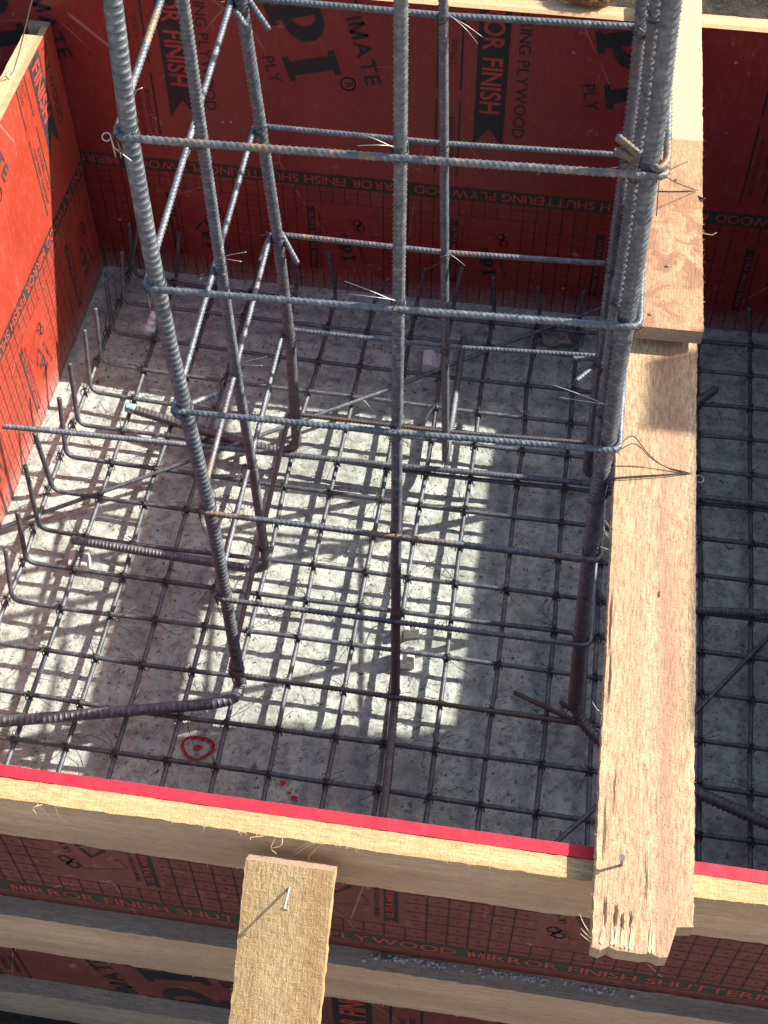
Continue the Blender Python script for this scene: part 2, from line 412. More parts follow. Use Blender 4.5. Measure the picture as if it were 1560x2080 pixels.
def ordn(n):
    W_ = 'first second third fourth fifth sixth seventh eighth ninth tenth eleventh twelfth thirteenth fourteenth fifteenth sixteenth seventeenth eighteenth nineteenth'.split()
    return W_[n - 1]

LONG={0: [(0.383, -0.022), (0.505, -0.014), (0.619, -0.021), (0.747, -0.021), (0.87, -0.023), (0.987, -0.021), (1.117, -0.02), (1.234, -0.018), (1.359, -0.025), (1.48, -0.017), (1.609, -0.024)], 1: [(-0.002, 0.125), (0.124, 0.128), (0.25, 0.127), (0.375, 0.13), (0.5, 0.124), (0.605, 0.126), (0.74, 0.126), (0.863, 0.128), (0.982, 0.126), (1.102, 0.127), (1.216, 0.129), (1.343, 0.122), (1.584, 0.126)], 2: [(-0.003, 0.253), (0.117, 0.254), (0.249, 0.257), (0.376, 0.257), (0.497, 0.26), (0.6, 0.255), (0.736, 0.252), (0.863, 0.252), (0.984, 0.256)], 3: [(-0.0, 0.375), (0.112, 0.372), (0.243, 0.379), (0.379, 0.375), (0.498, 0.374), (0.599, 0.37), (0.734, 0.372)], 4: [(-0.002, 0.505), (0.113, 0.502), (0.245, 0.507), (0.378, 0.504)], 5: [(0.0, 0.622), (0.118, 0.62), (0.25, 0.618), (0.381, 0.619), (0.494, 0.62), (0.605, 0.627), (0.85, 0.616), (1.201, 0.615), (1.319, 0.629)], 6: [(-0.0, 0.75), (0.116, 0.745), (0.246, 0.745), (0.383, 0.747), (0.494, 0.747), (0.605, 0.742), (0.849, 0.744), (1.206, 0.752), (1.326, 0.749)], 7: [(-0.004, 0.887), (0.116, 0.889), (0.251, 0.888), (0.379, 0.884), (0.496, 0.883), (0.605, 0.883), (0.846, 0.887), (1.318, 0.88)], 8: [(-0.003, 1.012), (0.119, 1.004), (0.249, 0.999), (0.6, 0.994), (0.721, 0.992), (0.839, 0.992), (0.949, 0.996), (1.073, 0.993), (1.196, 0.995), (1.316, 0.986), (1.555, 0.991)], 9: [(-0.005, 1.132), (0.117, 1.129), (0.243, 1.125), (0.38, 1.126), (0.493, 1.122), (0.604, 1.12), (0.723, 1.114), (0.839, 1.115), (0.951, 1.118), (1.072, 1.117), (1.194, 1.114), (1.317, 1.109), (1.554, 1.117)], 10: [(-0.007, 1.252), (0.118, 1.25), (0.245, 1.252), (0.376, 1.255), (0.495, 1.254), (0.603, 1.253), (0.722, 1.248), (0.838, 1.247), (0.953, 1.247), (1.075, 1.25), (1.194, 1.251), (1.32, 1.238), (1.559, 1.255)], 11: [(-0.008, 1.38), (0.12, 1.387), (0.245, 1.385), (0.376, 1.384), (0.498, 1.386), (0.603, 1.382), (0.724, 1.377), (0.84, 1.377), (0.958, 1.374), (1.074, 1.376), (1.195, 1.377), (1.321, 1.374), (1.555, 1.373)], 12: [(-0.009, 1.504), (0.118, 1.496), (0.241, 1.497), (0.374, 1.495)], 14: [(-0.005, 1.755), (0.117, 1.756), (0.236, 1.756), (0.37, 1.754), (0.486, 1.755), (0.604, 1.752), (0.722, 1.75), (0.842, 1.747), (0.959, 1.741), (1.078, 1.737), (1.202, 1.735), (1.318, 1.73), (1.449, 1.728), (1.573, 1.73)], 15: [(-0.003, 1.873), (0.116, 1.873), (0.237, 1.872), (0.368, 1.878), (0.49, 1.876), (0.606, 1.878), (0.723, 1.881), (0.845, 1.88), (0.965, 1.878), (1.081, 1.877), (1.211, 1.879), (1.33, 1.88), (1.456, 1.88), (1.578, 1.881)]}
CROSS={0: [(0.125, -0.002), (0.253, -0.003), (0.375, -0.0), (0.505, -0.002), (0.622, 0.0), (0.75, -0.0), (0.887, -0.004), (1.012, -0.003), (1.132, -0.005), (1.252, -0.007), (1.38, -0.008), (1.504, -0.009), (1.755, -0.005), (1.873, -0.003)], 1: [(0.128, 0.124), (0.254, 0.117), (0.372, 0.112), (0.502, 0.113), (0.62, 0.118), (0.745, 0.116), (0.889, 0.116), (1.004, 0.119), (1.129, 0.117), (1.25, 0.118), (1.387, 0.12), (1.496, 0.118), (1.756, 0.117), (1.873, 0.116)], 2: [(0.127, 0.25), (0.257, 0.249), (0.379, 0.243), (0.507, 0.245), (0.618, 0.25), (0.745, 0.246), (0.888, 0.251), (0.999, 0.249), (1.125, 0.243), (1.252, 0.245), (1.385, 0.245), (1.497, 0.241), (1.756, 0.236), (1.872, 0.237)], 3: [(-0.022, 0.383), (0.13, 0.375), (0.257, 0.376), (0.375, 0.379), (0.504, 0.378), (0.619, 0.381), (0.747, 0.383), (0.884, 0.379), (1.126, 0.38), (1.255, 0.376), (1.384, 0.376), (1.495, 0.374), (1.754, 0.37), (1.878, 0.368)], 4: [(-0.014, 0.505), (0.124, 0.5), (0.26, 0.497), (0.374, 0.498), (0.62, 0.494), (0.747, 0.494), (0.883, 0.496), (1.122, 0.493), (1.254, 0.495), (1.386, 0.498), (1.755, 0.486), (1.876, 0.49)], 5: [(-0.021, 0.619), (0.126, 0.605), (0.255, 0.6), (0.37, 0.599), (0.627, 0.605), (0.742, 0.605), (0.883, 0.605), (0.994, 0.6), (1.12, 0.604), (1.253, 0.603), (1.382, 0.603), (1.752, 0.604), (1.878, 0.606)], 6: [(-0.021, 0.747), (0.126, 0.74), (0.252, 0.736), (0.372, 0.734), (0.992, 0.721), (1.114, 0.723), (1.248, 0.722), (1.377, 0.724), (1.75, 0.722), (1.881, 0.723)], 7: [(-0.023, 0.87), (0.128, 0.863), (0.252, 0.863), (0.616, 0.85), (0.744, 0.849), (0.887, 0.846), (0.992, 0.839), (1.115, 0.839), (1.247, 0.838), (1.377, 0.84), (1.747, 0.842), (1.88, 0.845)], 8: [(-0.021, 0.987), (0.126, 0.982), (0.256, 0.984), (0.996, 0.949), (1.118, 0.951), (1.247, 0.953), (1.374, 0.958), (1.741, 0.959), (1.878, 0.965)], 9: [(-0.02, 1.117), (0.127, 1.102), (0.993, 1.073), (1.117, 1.072), (1.25, 1.075), (1.376, 1.074), (1.737, 1.078), (1.877, 1.081)], 10: [(-0.018, 1.234), (0.129, 1.216), (0.615, 1.201), (0.752, 1.206), (0.995, 1.196), (1.114, 1.194), (1.251, 1.194), (1.377, 1.195), (1.735, 1.202), (1.879, 1.211)], 11: [(-0.025, 1.359), (0.122, 1.343), (0.629, 1.319), (0.749, 1.326), (0.88, 1.318), (0.986, 1.316), (1.109, 1.317), (1.238, 1.32), (1.374, 1.321), (1.73, 1.318), (1.88, 1.33)], 12: [(-0.017, 1.48), (1.728, 1.449), (1.88, 1.456)], 13: [(-0.024, 1.609), (0.126, 1.584), (0.991, 1.555), (1.117, 1.554), (1.255, 1.559), (1.373, 1.555), (1.73, 1.573), (1.881, 1.578)]}

# ------------------------------------------------------------------ floor and ground
XL, XR, YF, YB = -.13, 2.28, -.4925, 1.69      # inner faces of the form
HF, HB, HL = .98, 1.02, .878                   # heights of front, back and left panels
nx, ny = 330, 300
gx = np.linspace(XL - .02, XR + .02, nx); gy = np.linspace(YF - .015, YB + .015, ny)
V = np.zeros((ny, nx, 3))
for a, y in enumerate(gy):
    for b, x in enumerate(gx):
        V[a, b] = (x, y, noise.noise(Vector((x * 6, y * 6, 0))) * .0025 + noise.noise(Vector((x * 33, y * 33, 3))) * .0022 + abs(noise.noise(Vector((x * 90, y * 90, 5)))) * -.0022)
I = (np.arange(ny - 1)[:, None] * nx + np.arange(nx - 1)[None, :])
F = np.stack([I, I + 1, I + nx + 1, I + nx], -1).reshape(-1, 4)
struct(mk('concrete_floor', V.reshape(-1, 3), F, M_['conc'], None, True))

def bank(name, x0, x1, y0, y1, zf, n=(90, 60), mat=None, amp=.05, seed=0):
    nx, ny = n; V = []
    for j in range(ny + 1):
        for i in range(nx + 1):
            x = x0 + (x1 - x0) * i / nx; y = y0 + (y1 - y0) * j / ny; z = zf(x, y)
            z += amp * (noise.fractal(Vector((x * 7 + seed, y * 7, .3)), 1., 2., 5))
            V.append((x, y, z))
    F = [(j * (nx + 1) + i, j * (nx + 1) + i + 1, (j + 1) * (nx + 1) + i + 1, (j + 1) * (nx + 1) + i) for j in range(ny) for i in range(nx)]
    return struct(mk(name, V, F, mat or M_['soil'], None, True))
bank('ground', -60, 60, -60, 60, lambda x, y: -.42, (20, 20), amp=.0)
bank('soil_ground', -3.2, 5.6, -3.2, -.62, lambda x, y: -.34, (200, 90), amp=.05)
M_['bounce'] = plain('bounce_ground', (.42, .36, .29), .95, 0, .6, 30, .3)  # unseen pale ground added in front to bounce sunlight onto the beams
bank('bounce_ground', -6, 9, -9, -1.3, lambda x, y: -.29, (120, 70), amp=.03, seed=8, mat=M_['bounce'])
bank('soil_bank', -2.5, 5.2, 1.80, 4.6, lambda x, y: .66 + .10 * (y - 1.8), (240, 110), amp=.06, seed=3)
bank('side_ground', -3.2, -.30, -.62, 1.80, lambda x, y: .12 - .2 * (x + .3), (90, 80), amp=.05, seed=5)

# ------------------------------------------------------------------ printed marks of the plywood film
# pattern space = face of the back panel, x to the right, z up, one repeat is PER wide
PER = .853
_gl = {}
def glyph(ch, bold):
    """outline of one letter; the default font's M breaks when thickened, so that letter is drawn from bars"""
    if (ch, bold) in _gl: return _gl[ch, bold]
    if ch == 'M':
        w, h, t = .70, .73, .105 + 2 * bold; m = w / 2; q = t * .62
        V = np.array([(0, 0), (t, 0), (t, h), (0, h), (w - t, 0), (w, 0), (w, h), (w - t, h), (t * .2, h), (t * 1.25, h), (m + q, 0), (m - q, 0), (w - t * 1.25, h), (w - t * .2, h)]) + [.08, 0]
        F = [(0, 1, 2, 3), (4, 5, 6, 7), (8, 11, 10, 9), (12, 11, 10, 13)]
        V = np.concatenate([V, [(m - t * .6 + .08, .0), (m + t * .6 + .08, .0), (w + .08 - t * .25, h), (w + .08 - t * 1.3, h), (.08 + t * .25, h), (.08 + t * 1.3, h)]])
        F = [(0, 1, 2, 3), (4, 5, 6, 7), (14, 15, 19, 18), (14, 15, 16, 17)]
        _gl[ch, bold] = (V, F); return V, F
    cu = bpy.data.curves.new('t', 'FONT'); cu.body = ch; cu.size = 1; cu.offset = bold; cu.resolution_u = 3
    o = bpy.data.objects.new('t', cu); COL.objects.link(o)
    dg = bpy.context.evaluated_depsgraph_get(); ev = o.evaluated_get(dg); me = ev.to_mesh()
    V = np.array([v.co[:2] for v in me.vertices]) if len(me.vertices) else np.zeros((0, 2)); F = [tuple(p.vertices) for p in me.polygons]
    ev.to_mesh_clear(); bpy.data.objects.remove(o); bpy.data.curves.remove(cu)
    _gl[ch, bold] = (V, F); return V, F
def text_poly(body, bold=0.):
    VV, FF, n, x = [], [], 0, 0.
    for ch in body:
        if ch == ' ': x += .30; continue
        V, F = glyph(ch, bold); VV.append(V - [V[:, 0].min() - x, 0]); FF += [tuple(i + n for i in f) for f in F]; n += len(V); x += np.ptp(V[:, 0]) + .085
    return np.concatenate(VV), FF
BLK, RED, BAND = [], [], []      # lists of (verts2d, faces)
def put_text(dst, body, org, u, length, capw, bold=.012, start=False):
    bold = min(bold, .018)
    """org = start of the line if start else its END, u = reading direction, length along u, capw = cap height"""
    V, F = text_poly(body, bold)
    mn, mx = V.min(0), V.max(0); capv = text_poly('H', bold)[0]; c0, c1 = capv[:, 1].min(), capv[:, 1].max()
    q = (V - [mn[0], c0]) / [mx[0] - mn[0], c1 - c0] * [length, capw]
    u = np.array(u, float); u /= np.linalg.norm(u); v = np.array([-u[1], u[0]]); o = np.array(org, float)
    if not start: o = o - u * length
    dst.append((o + q[:, :1] * u + q[:, 1:] * v, F))
def poly(dst, pts): dst.append((np.array(pts, float), [tuple(range(len(pts)))]))
def rect(dst, x0, z0, x1, z1): poly(dst, [(x0, z0), (x1, z0), (x1, z1), (x0, z1)])
def stroke(dst, pts, w):
    pts = [np.array(p, float) for p in pts]
    for a, b in zip(pts[:-1], pts[1:]):
        d = (b - a) / np.linalg.norm(b - a); n = np.array([-d[1], d[0]]) * w / 2; e = d * w * .3
        poly(dst, [a - n - e, b - n + e, b + n + e, a + n - e])
def arcs(cx, cz, r, a0, a1, n=16): return [(cx + r * math.cos(rad(a0 + (a1 - a0) * k / n)), cz + r * math.sin(rad(a0 + (a1 - a0) * k / n))) for k in range(n + 1)]
DN = (0, -1)
# long ribbon with reversed letters, reading downwards
poly(BLK, [(.163, 1.32), (.163, .60), (.204, .661), (.204, 1.32)]); poly(BLK, [(.204, .661), (.245, .601), (.245, 1.32), (.204, 1.32)])
put_text(RED, 'MIRROR FINISH', (.176, .708), DN, .43, .055, .02)
put_text(BLK, 'SHUTTERING PLYWOOD', (.269, .636), DN, .54, .031, .008)
for x in (.060, .124):
    rect(BLK, x - .0028, .775, x + .0028, 1.01); rect(BLK, x - .0028, .49, x + .0028, .742)
put_text(BLK, 'TOTALLY', (.094, .85), DN, .078, .014, .01); put_text(BLK, 'HARDWOOD', (.072, .842), DN, .092, .013, .01)
put_text(BLK, 'BONDED WITH', (.097, .545), DN, .142, .014, .01); put_text(BLK, 'HIGH RESIN CONTENT', (.072, .515), DN, .19, .013, .01)
# big tilted mark
TU = (.248, -.969)
def slab_P(sc, o):     # P and I in local (u reading, v up) units of the big mark
    u = np.array(TU); v = np.array([-u[1], u[0]])
    return lambda a, b: tuple(np.array(o) + (u * a + v * b) * sc)
def mark(dst, sc, o, small=False):
    L = slab_P(sc, o)       # o = foot of the I, left corner; I is .078 wide, .146 tall
    P_ = lambda pts: poly(dst, [L(a, b) for a, b in pts])
    # I with slabs
    P_([(0, 0), (.076, 0), (.076, .018), (0, .018)]); P_([(.016, .018), (.060, .018), (.060, .128), (.016, .128)]); P_([(0, .128), (.076, .128), (.076, .146), (0, .146)])
    # P: stem, slab foot, bowl
    P_([(-.160, 0), (-.095, 0), (-.095, .018), (-.160, .018)]); P_([(-.150, .018), (-.108, .018), (-.108, .146), (-.150, .146)]); P_([(-.165, .128), (-.150, .128), (-.150, .146), (-.165, .146)])
    n = 18; ou = []; inn = []
    for k in range(n + 1):
        a = rad(-90 + 180 * k / n); ou.append((-.095 + .062 * math.cos(a), .092 + .054 * math.sin(a))); inn.append((-.108 + .030 * math.cos(a), .094 + .032 * math.sin(a)))
    for k in range(n): P_([inn[k], ou[k], ou[k + 1], inn[k + 1]])
    P_([(-.108, .126), (-.095, .146), (-.108, .146)]); P_([(-.108, .038), (-.095, .038), (-.108, .062)])
    # angular first letter
    P_([(-.33, .12), (-.19, .146), (-.185, .118), (-.30, .095)]); P_([(-.33, .12), (-.30, .095), (-.185, -.03), (-.20, -.03), (-.235, -.028)])
mark(BLK, 1.0, (.495, .828))
put_text(BLK, 'PLY', (.460, .742), TU, .083, .034, .012); put_text(BLK, 'ULTIMATE', (.722, .760), TU, .345, .044, .02)
stroke(BLK, arcs(.673, .762, .020, 0, 360, 28), .0042); put_text(BLK, 'R', (.666, .748), TU, .016, .024, .012)
# band with reversed lettering, upside down
for k in range(1): rect(BAND, 0, .403, PER, .450)
put_text(RED, 'MIRROR FINISH SHUTTERING PLYWOOD', (.836, .4415), (-1, 0), .832, .029, .012, True)
# small logos, two per repeat, inside the ruled grid
for k in (0, 1):
    ox = .4265 * k; Q = lambda x, z: (x + ox, z)
    X0 = .536
    poly(BLK, [Q(X0, .331), Q(X0 + .002, .10), Q(X0 + .013, .10), Q(X0 + .012, .320)]); poly(BLK, [Q(X0 + .012, .320), Q(X0 + .013, .10), Q(X0 + .026, .10), Q(X0 + .025, .331)])
    poly(BLK, [Q(X0 + .002, .10), Q(X0 + .002, .077), Q(X0 + .013, .089), Q(X0 + .013, .10)]); poly(BLK, [Q(X0 + .013, .10), Q(X0 + .013, .089), Q(X0 + .026, .077), Q(X0 + .026, .10)])
    put_text(RED, 'ULTRA MIRROR FINISH', Q(X0 + .008, .098), DN, .208, .0135, .02)
    put_text(BLK, 'FILM FACED SHUTTERING', Q(.570, .085), DN, .225, .008, .01)
    mark(BLK, .27, Q(.6385, .142))
    stroke(BLK, [Q(.586, .262), Q(.667, .290), Q(.681, .244)], .0012); stroke(BLK, [Q(.586, .262), Q(.598, .226), Q(.604, .232)], .0012)
    put_text(BLK, 'PLY', Q(.631, .118), TU, .022, .009, .01); put_text(BLK, 'ULTIMATE', Q(.704, .120), TU, .105, .012, .015)
    sc_ = [(.0, .010), (.006, .013), (.012, .008), (.010, -.002), (.0, -.008), (-.011, -.006), (-.015, .004), (-.010, .013), (.002, .019)]
    cx_, cz_ = .6925 + ox, .268
    a_ = [(cx_ - .009 + y * .9, cz_ + .013 + x * .9) for x, y in sc_]; b_ = [(2 * cx_ - x, 2 * cz_ - z) for x, z in a_]
    stroke(BLK, a_, .0042); stroke(BLK, b_, .0042); stroke(BLK, [a_[-1], b_[-1]], .0042)
# ruled grid
GP = PER / 23.0
for k in range(23):
    x = .539 - .5245 + GP * k if False else (.0235 + GP * k)
    xs = x % .4265; inbox = (.536 - .4265 - .012) < xs < (.755 - .4265 - .02)
    if inbox: rect(BLK, x - .0012, .345, x + .0012, .403); rect(BLK, x - .0012, -.30, x + .0012, .072)
    else: rect(BLK, x - .0014, -.30, x + .0014, .403)
for z in [.385 - .0387 * k for k in range(18)]:
    for k in (0, 1):
        ox = .4265 * k
        if .072 < z < .345: rect(BLK, ox + .318 - .02, z - .0008, ox + .4265 + .098, z + .0008)
        else: rect(BLK, ox, z - .0008, ox + .4265, z + .0008)
for k in range(46):       # tiny registration ticks half way across the cells
    for m in range(16):
        x = (.0235 + GP * (k + .5) / 1.) % PER; z = .366 - .0387 * m
        xs = x % .4265
        if (.072 < z < .345) and .1 < xs < .32: continue
        if k < 23: rect(BLK, x - .0035, z - .0006, x + .0035, z + .0006); rect(BLK, x - .0007, z - .0028, x + .0007, z + .0028)

def print_marks(parent, amap, x0, x1, z0, z1, mats, reps, nails=(), mirror=False):
    """amap(x, z) -> 3D point on the panel face for pattern coordinates; layers float a hair off the film"""
    out = []
    for name, lst, lift, mt in (('printed_band', BAND, .0004, mats[1]), ('printed_marks', BLK, .0007, mats[0]), ('printed_lettering', RED, .0011, mats[2])):
        bm = bmesh.new()
        for k in reps:
            for (v2, fs) in lst:
                vs = [bm.verts.new((p[0] + PER * k, 0, p[1])) for p in v2]
                for f in fs:
                    try: bm.faces.new([vs[i] for i in f])
                    except ValueError: pass
        for co, no in (((x0, 0, 0), (-1, 0, 0)), ((x1, 0, 0), (1, 0, 0)), ((0, 0, z0), (0, 0, -1)), ((0, 0, z1), (0, 0, 1))):
            bmesh.ops.bisect_plane(bm, geom=bm.verts[:] + bm.edges[:] + bm.faces[:], plane_co=co, plane_no=no, clear_outer=True)
        if not bm.faces: bm.free(); continue
        V = [amap(v.co.x, v.co.z, lift) for v in bm.verts]; bm.verts.index_update()
        F = [tuple(v.index for v in f.verts) for f in bm.faces]; bm.free()
        out.append(mk(name, V, F, mt, parent))
    return out

# ------------------------------------------------------------------ form panels
def sheet(name, a, b, thick, z0, z1, nrm, mface, medge, parent, top=None):
    """upright sheet from a to b (xy), inner face on that line, thickness away along -nrm"""
    a = np.array(a, float); b = np.array(b, float); n = np.array(nrm, float)
    nL = int(np.linalg.norm(b - a) / .02); nz_ = int((z1 - z0) / .025); V = []; F = []; mi = []
    for side in (0, 1):
        for j in range(nz_ + 1):
            for i in range(nL + 1):
                p = a + (b - a) * i / nL; z = z0 + (z1 - z0) * j / nz_; q = p - n * thick * side
                e = .0007 * nz((q[0] * 1., q[1], z), 60) if j in (0, nz_) else 0
                V.append((q[0], q[1], z + e))
    w = nL + 1; o = w * (nz_ + 1)
    for j in range(nz_):
        for i in range(nL):
            F.append((j * w + i, j * w + i + 1, (j + 1) * w + i + 1, (j + 1) * w + i)); mi.append(0)
            F.append((o + j * w + i, o + (j + 1) * w + i, o + (j + 1) * w + i + 1, o + j * w + i + 1)); mi.append(0)
    for i in range(nL):
        t = nz_ * w; F.append((t + i, t + i + 1, o + t + i + 1, o + t + i)); mi.append(1); F.append((i, o + i, o + i + 1, i + 1)); mi.append(1)
    for j in range(nz_):
        F.append((j * w, (j + 1) * w, o + (j + 1) * w, o + j * w)); mi.append(1); F.append((j * w + nL, o + j * w + nL, o + (j + 1) * w + nL, (j + 1) * w + nL)); mi.append(1)
    ob = mk(name, V, F, [mface, medge], parent, False, mi)
    bm = bmesh.new(); bm.from_mesh(ob.data); bmesh.ops.recalc_face_normals(bm, faces=bm.faces); bm.to_mesh(ob.data); bm.free()
    return ob

def disc_nail(parent, p, nrm, r=.0045):
    G = Geo(); n = np.array(nrm, float); t = np.array([n[1], -n[0], 0]) if abs(n[2]) < .9 else np.array([1., 0, 0]); s = np.cross(n, t)
    V = [np.array(p) + n * .0022] + [np.array(p) + n * .0018 + (t * math.cos(a) + s * math.sin(a)) * r * .8 for a in np.arange(10) * PI / 5] + [np.array(p) + (t * math.cos(a) + s * math.sin(a)) * r for a in np.arange(10) * PI / 5]
    F = [(0, 1 + k, 1 + (k + 1) % 10) for k in range(10)] + [(1 + k, 11 + k, 11 + (k + 1) % 10, 1 + (k + 1) % 10) for k in range(10)]
    G.add(V, F); return G.build('nail_head', M_['nail'], parent)

# back panel
back = tag(empty('form_panel', (1.0, YB, 0)), 'tall dark red plywood form panel across the back, in its own shade', 'form panel', 'plywood form panels')
def under(parent, o): o.location = o.location - parent.location; return o
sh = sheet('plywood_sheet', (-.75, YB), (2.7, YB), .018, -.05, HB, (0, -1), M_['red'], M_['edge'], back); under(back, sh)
for o in print_marks(back, lambda x, z, l: (x, YB - l, z), -.74, 2.69, .002, HB - .002, (M_['black'], M_['green'], M_['printred']), (-1, 0, 1, 2)): under(back, o)
for q in ((1.204, .522), (1.314, .102), (1.67, .928), (1.262, .918), (.313, .60), (.335, .602), (.25, .12), (-.05, .2)): under(back, disc_nail(back, (q[0], YB - .001, q[1]), (0, -1, 0)))
tb = timber('top_timber', (3.4, .040, .09), [M_['bwood']], 0, back, .0008, seed=3.); tb.location = (1.0, YB + .0385, HB - .046); under(back, tb)
tb = timber('stiffener', (3.4, .045, .09), [M_['beamgrey']], 0, back, .0008, seed=5.); tb.location = (1.0, YB + .042, .45); under(back, tb)

# left panel
lp = tag(empty('form_panel', (XL, .5, 0)), 'sunlit bright red plywood form panel at the left with pale timber along its top', 'form panel', 'plywood form panels')
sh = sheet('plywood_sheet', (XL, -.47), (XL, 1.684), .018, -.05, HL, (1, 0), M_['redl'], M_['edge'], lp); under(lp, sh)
for o in print_marks(lp, lambda x, z, l: (XL + l, x + .471, z - .024), -.93, 1.212, .026, HL + .022, (M_['blackw'], M_['blackw'], M_['printredl']), (-2, -1, 0, 1)): under(lp, o)
for q in ((1.25, .32), (.9, .1), (1.45, .5), (1.05, .62)): under(lp, disc_nail(lp, (XL + .001, q[0], q[1]), (1, 0, 0), .0035))
tb = timber('top_timber', (.038, 2.08, .09), [M_['lwood']], 1, lp, .0011, seed=8.); tb.location = (XL - .0375, .58, HL - .0445); under(lp, tb)
tb = timber('stiffener', (.038, 2.08, .09), [M_['beamgrey']], 1, lp, .0011, seed=18.); tb.location = (XL - .0385, .58, .42); under(lp, tb)
G = Geo(); rr = random.Random(3)
for _ in range(26):
    p = np.array([XL - .055, 1.36 + rr.uniform(-.05, .06), HL - .01]); d = np.array([rr.uniform(-.35, .0), rr.uniform(-.3, .5), 1.]); d /= np.linalg.norm(d); l = rr.uniform(.02, .07)
    w = rr.uniform(.002, .005); n = np.cross(d, [1, 0, 0]); n /= np.linalg.norm(n)
    G.add([p - n * w, p + n * w, p + d * l * .6 + n * w * .7, p + d * l, p + d * l * .55 - n * w * .8, p - n * w + np.array([-.003, 0, 0]), p + d * l * .5 + np.array([-.003, 0, 0])], [(0, 1, 2, 3, 4), (0, 4, 6, 5), (5, 6, 2, 1)])
splinters(G, (XL - .055, .2, HL), (XL - .055, 1.5, HL), 60, (-.5, 0, .6), (.004, .014), .0005)
under(lp, G.build('torn_splinters', M_['splinter'], lp))
# far end of the left panel is closed by a short grey stop block
tb = timber('end_block', (.055, .018, .12), [M_['beamgrey']], 2, lp, .0006, seed=31.); tb.location = (XL - .028, 1.668, HL - .055); under(lp, tb)

# right panel (outside the picture, it throws the long shade)
rp = tag(empty('form_panel', (XR, .5, 0)), 'red plywood form panel closing the box at the far right', 'form panel', 'plywood form panels')
sh = sheet('plywood_sheet', (XR, -.47), (XR, 1.684), .018, -.05, 1.0, (-1, 0), M_['red'], M_['edge'], rp); under(rp, sh)
tb = timber('top_timber', (.038, 2.08, .09), [M_['lwood']], 1, rp, .0011, seed=28.); tb.location = (XR + .0385, .58, .955); under(rp, tb)

# front panel
fp = tag(empty('form_panel', (1.0, YF, 0)), 'front red plywood form panel with bright red painted top edge', 'form panel', 'plywood form panels')
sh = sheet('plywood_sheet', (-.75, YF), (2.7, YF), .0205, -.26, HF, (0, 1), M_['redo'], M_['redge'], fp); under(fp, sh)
YO = YF - .0205; SF = 1.035
for o in print_marks(fp, lambda x, z, l: (1.245 + .854 * SF - SF * x, YO - l, .49 - SF * (z - .4265)), -.5, 2.75, -.02, 1.12, (M_['black'], M_['green'], M_['printred']), (-1, 0, 1, 2, 3)): under(fp, o)

def beam(label, zc, h, th, mats, fm, seed, x0=-.75, x1=2.7, y=None, frag=True):
    e = tag(empty('timber_waler', ((x0 + x1) / 2, YO - th / 2, zc)), label, 'timber beam', 'timber beams along the front panel')
    tb = timber('beam', (x1 - x0, th, h), mats, 0, e, .0013, seed=seed, face_mats=fm); 
    G = Geo(); rr = random.Random(int(seed * 10))
    for cx in [rr.uniform(x0, x1) for _ in range(38)]:
        splinters(G, (cx - (x0 + x1) / 2, -th / 2, h / 2), (cx - (x0 + x1) / 2 + .07, -th / 2, h / 2), rr.randint(4, 12), (.1, -1, .0), (.003, .011), .00042, rr)
        splinters(G, (cx - (x0 + x1) / 2, -th / 2, -h / 2), (cx - (x0 + x1) / 2 + .05, -th / 2, -h / 2), rr.randint(1, 5), (.1, -.6, -.5), (.003, .009), .00042, rr)
    G.build('frayed_fibres', M_['splinter'], e)
    return e
# face order: 0 bottom(-z side?) ring: a=x? for axis 0 -> oth = y,z ; sides: 0 z-, 1 y+, 2 z+, 3 y-
b1 = beam('top beam of the front panel, its upper edge sunlit and pale yellow', HF - .0015 - .0755, .151, .036, [M_['beam'], M_['beamface']], (1, 1, 0, 1, 1), 1.1)
G = Geo()
for cx in (.56, .935, 1.01):
    rr = random.Random(int(cx * 100))
    for _ in range(3):
        p = np.array([cx + rr.uniform(-.02, .02) - .975, -.019, .074]); q = p + [rr.uniform(-.03, .03), -rr.uniform(.004, .012), -rr.uniform(.0, .03)]; w = q + [rr.uniform(-.02, .02), -.003, -rr.uniform(.0, .015)]
        tube(G, [p, q, w], .0009, 4, 0, .004, .006, .6)
G.build('torn_slivers', M_['splinter'], b1)
b2 = beam('middle beam of the front panel, rough grey upper edge, seen between the two printed strips', .43 - .0975, .195, .037, [M_['beamgrey'], M_['beamface']], (1, 1, 0, 1, 1), 2.3)
b3 = beam('lowest beam of the front panel, dark and weathered, just above the soil', -.07 - .08, .16, .037, [M_['beamgrey'], M_['beamgrey']], (1, 1, 0, 1, 1), 3.7)
# cement crumbs lying on the middle beam
G = Geo(); rr = random.Random(4)
for _ in range(150):
    cx = rr.choice([1.12, 1.2, 1.32, 1.36, 1.40, 1.52]) + rr.gauss(0, .03); cy = YO - .006 - abs(rr.gauss(0, .006)); s = rr.uniform(.0015, .0055)
    ico = [(1, 0, 0), (-1, 0, 0), (0, 1, 0), (0, -1, 0), (0, 0, 1), (0, 0, -1)]
    G.add([(cx + a * s * rr.uniform(.6, 1.4), max(YO - .036, cy + b * s * rr.uniform(.6, 1.2)), .4315 + s * .3 + c * s * .6) for a, b, c in ico], [(0, 2, 4), (2, 1, 4), (1, 3, 4), (3, 0, 4), (2, 0, 5), (1, 2, 5), (3, 1, 5), (0, 3, 5)])
o = G.build('cement_crumbs', M_['grout']); o['kind'] = 'stuff'; tag(o, 'grey cement crumbs spilled along the middle beam', 'rubble')

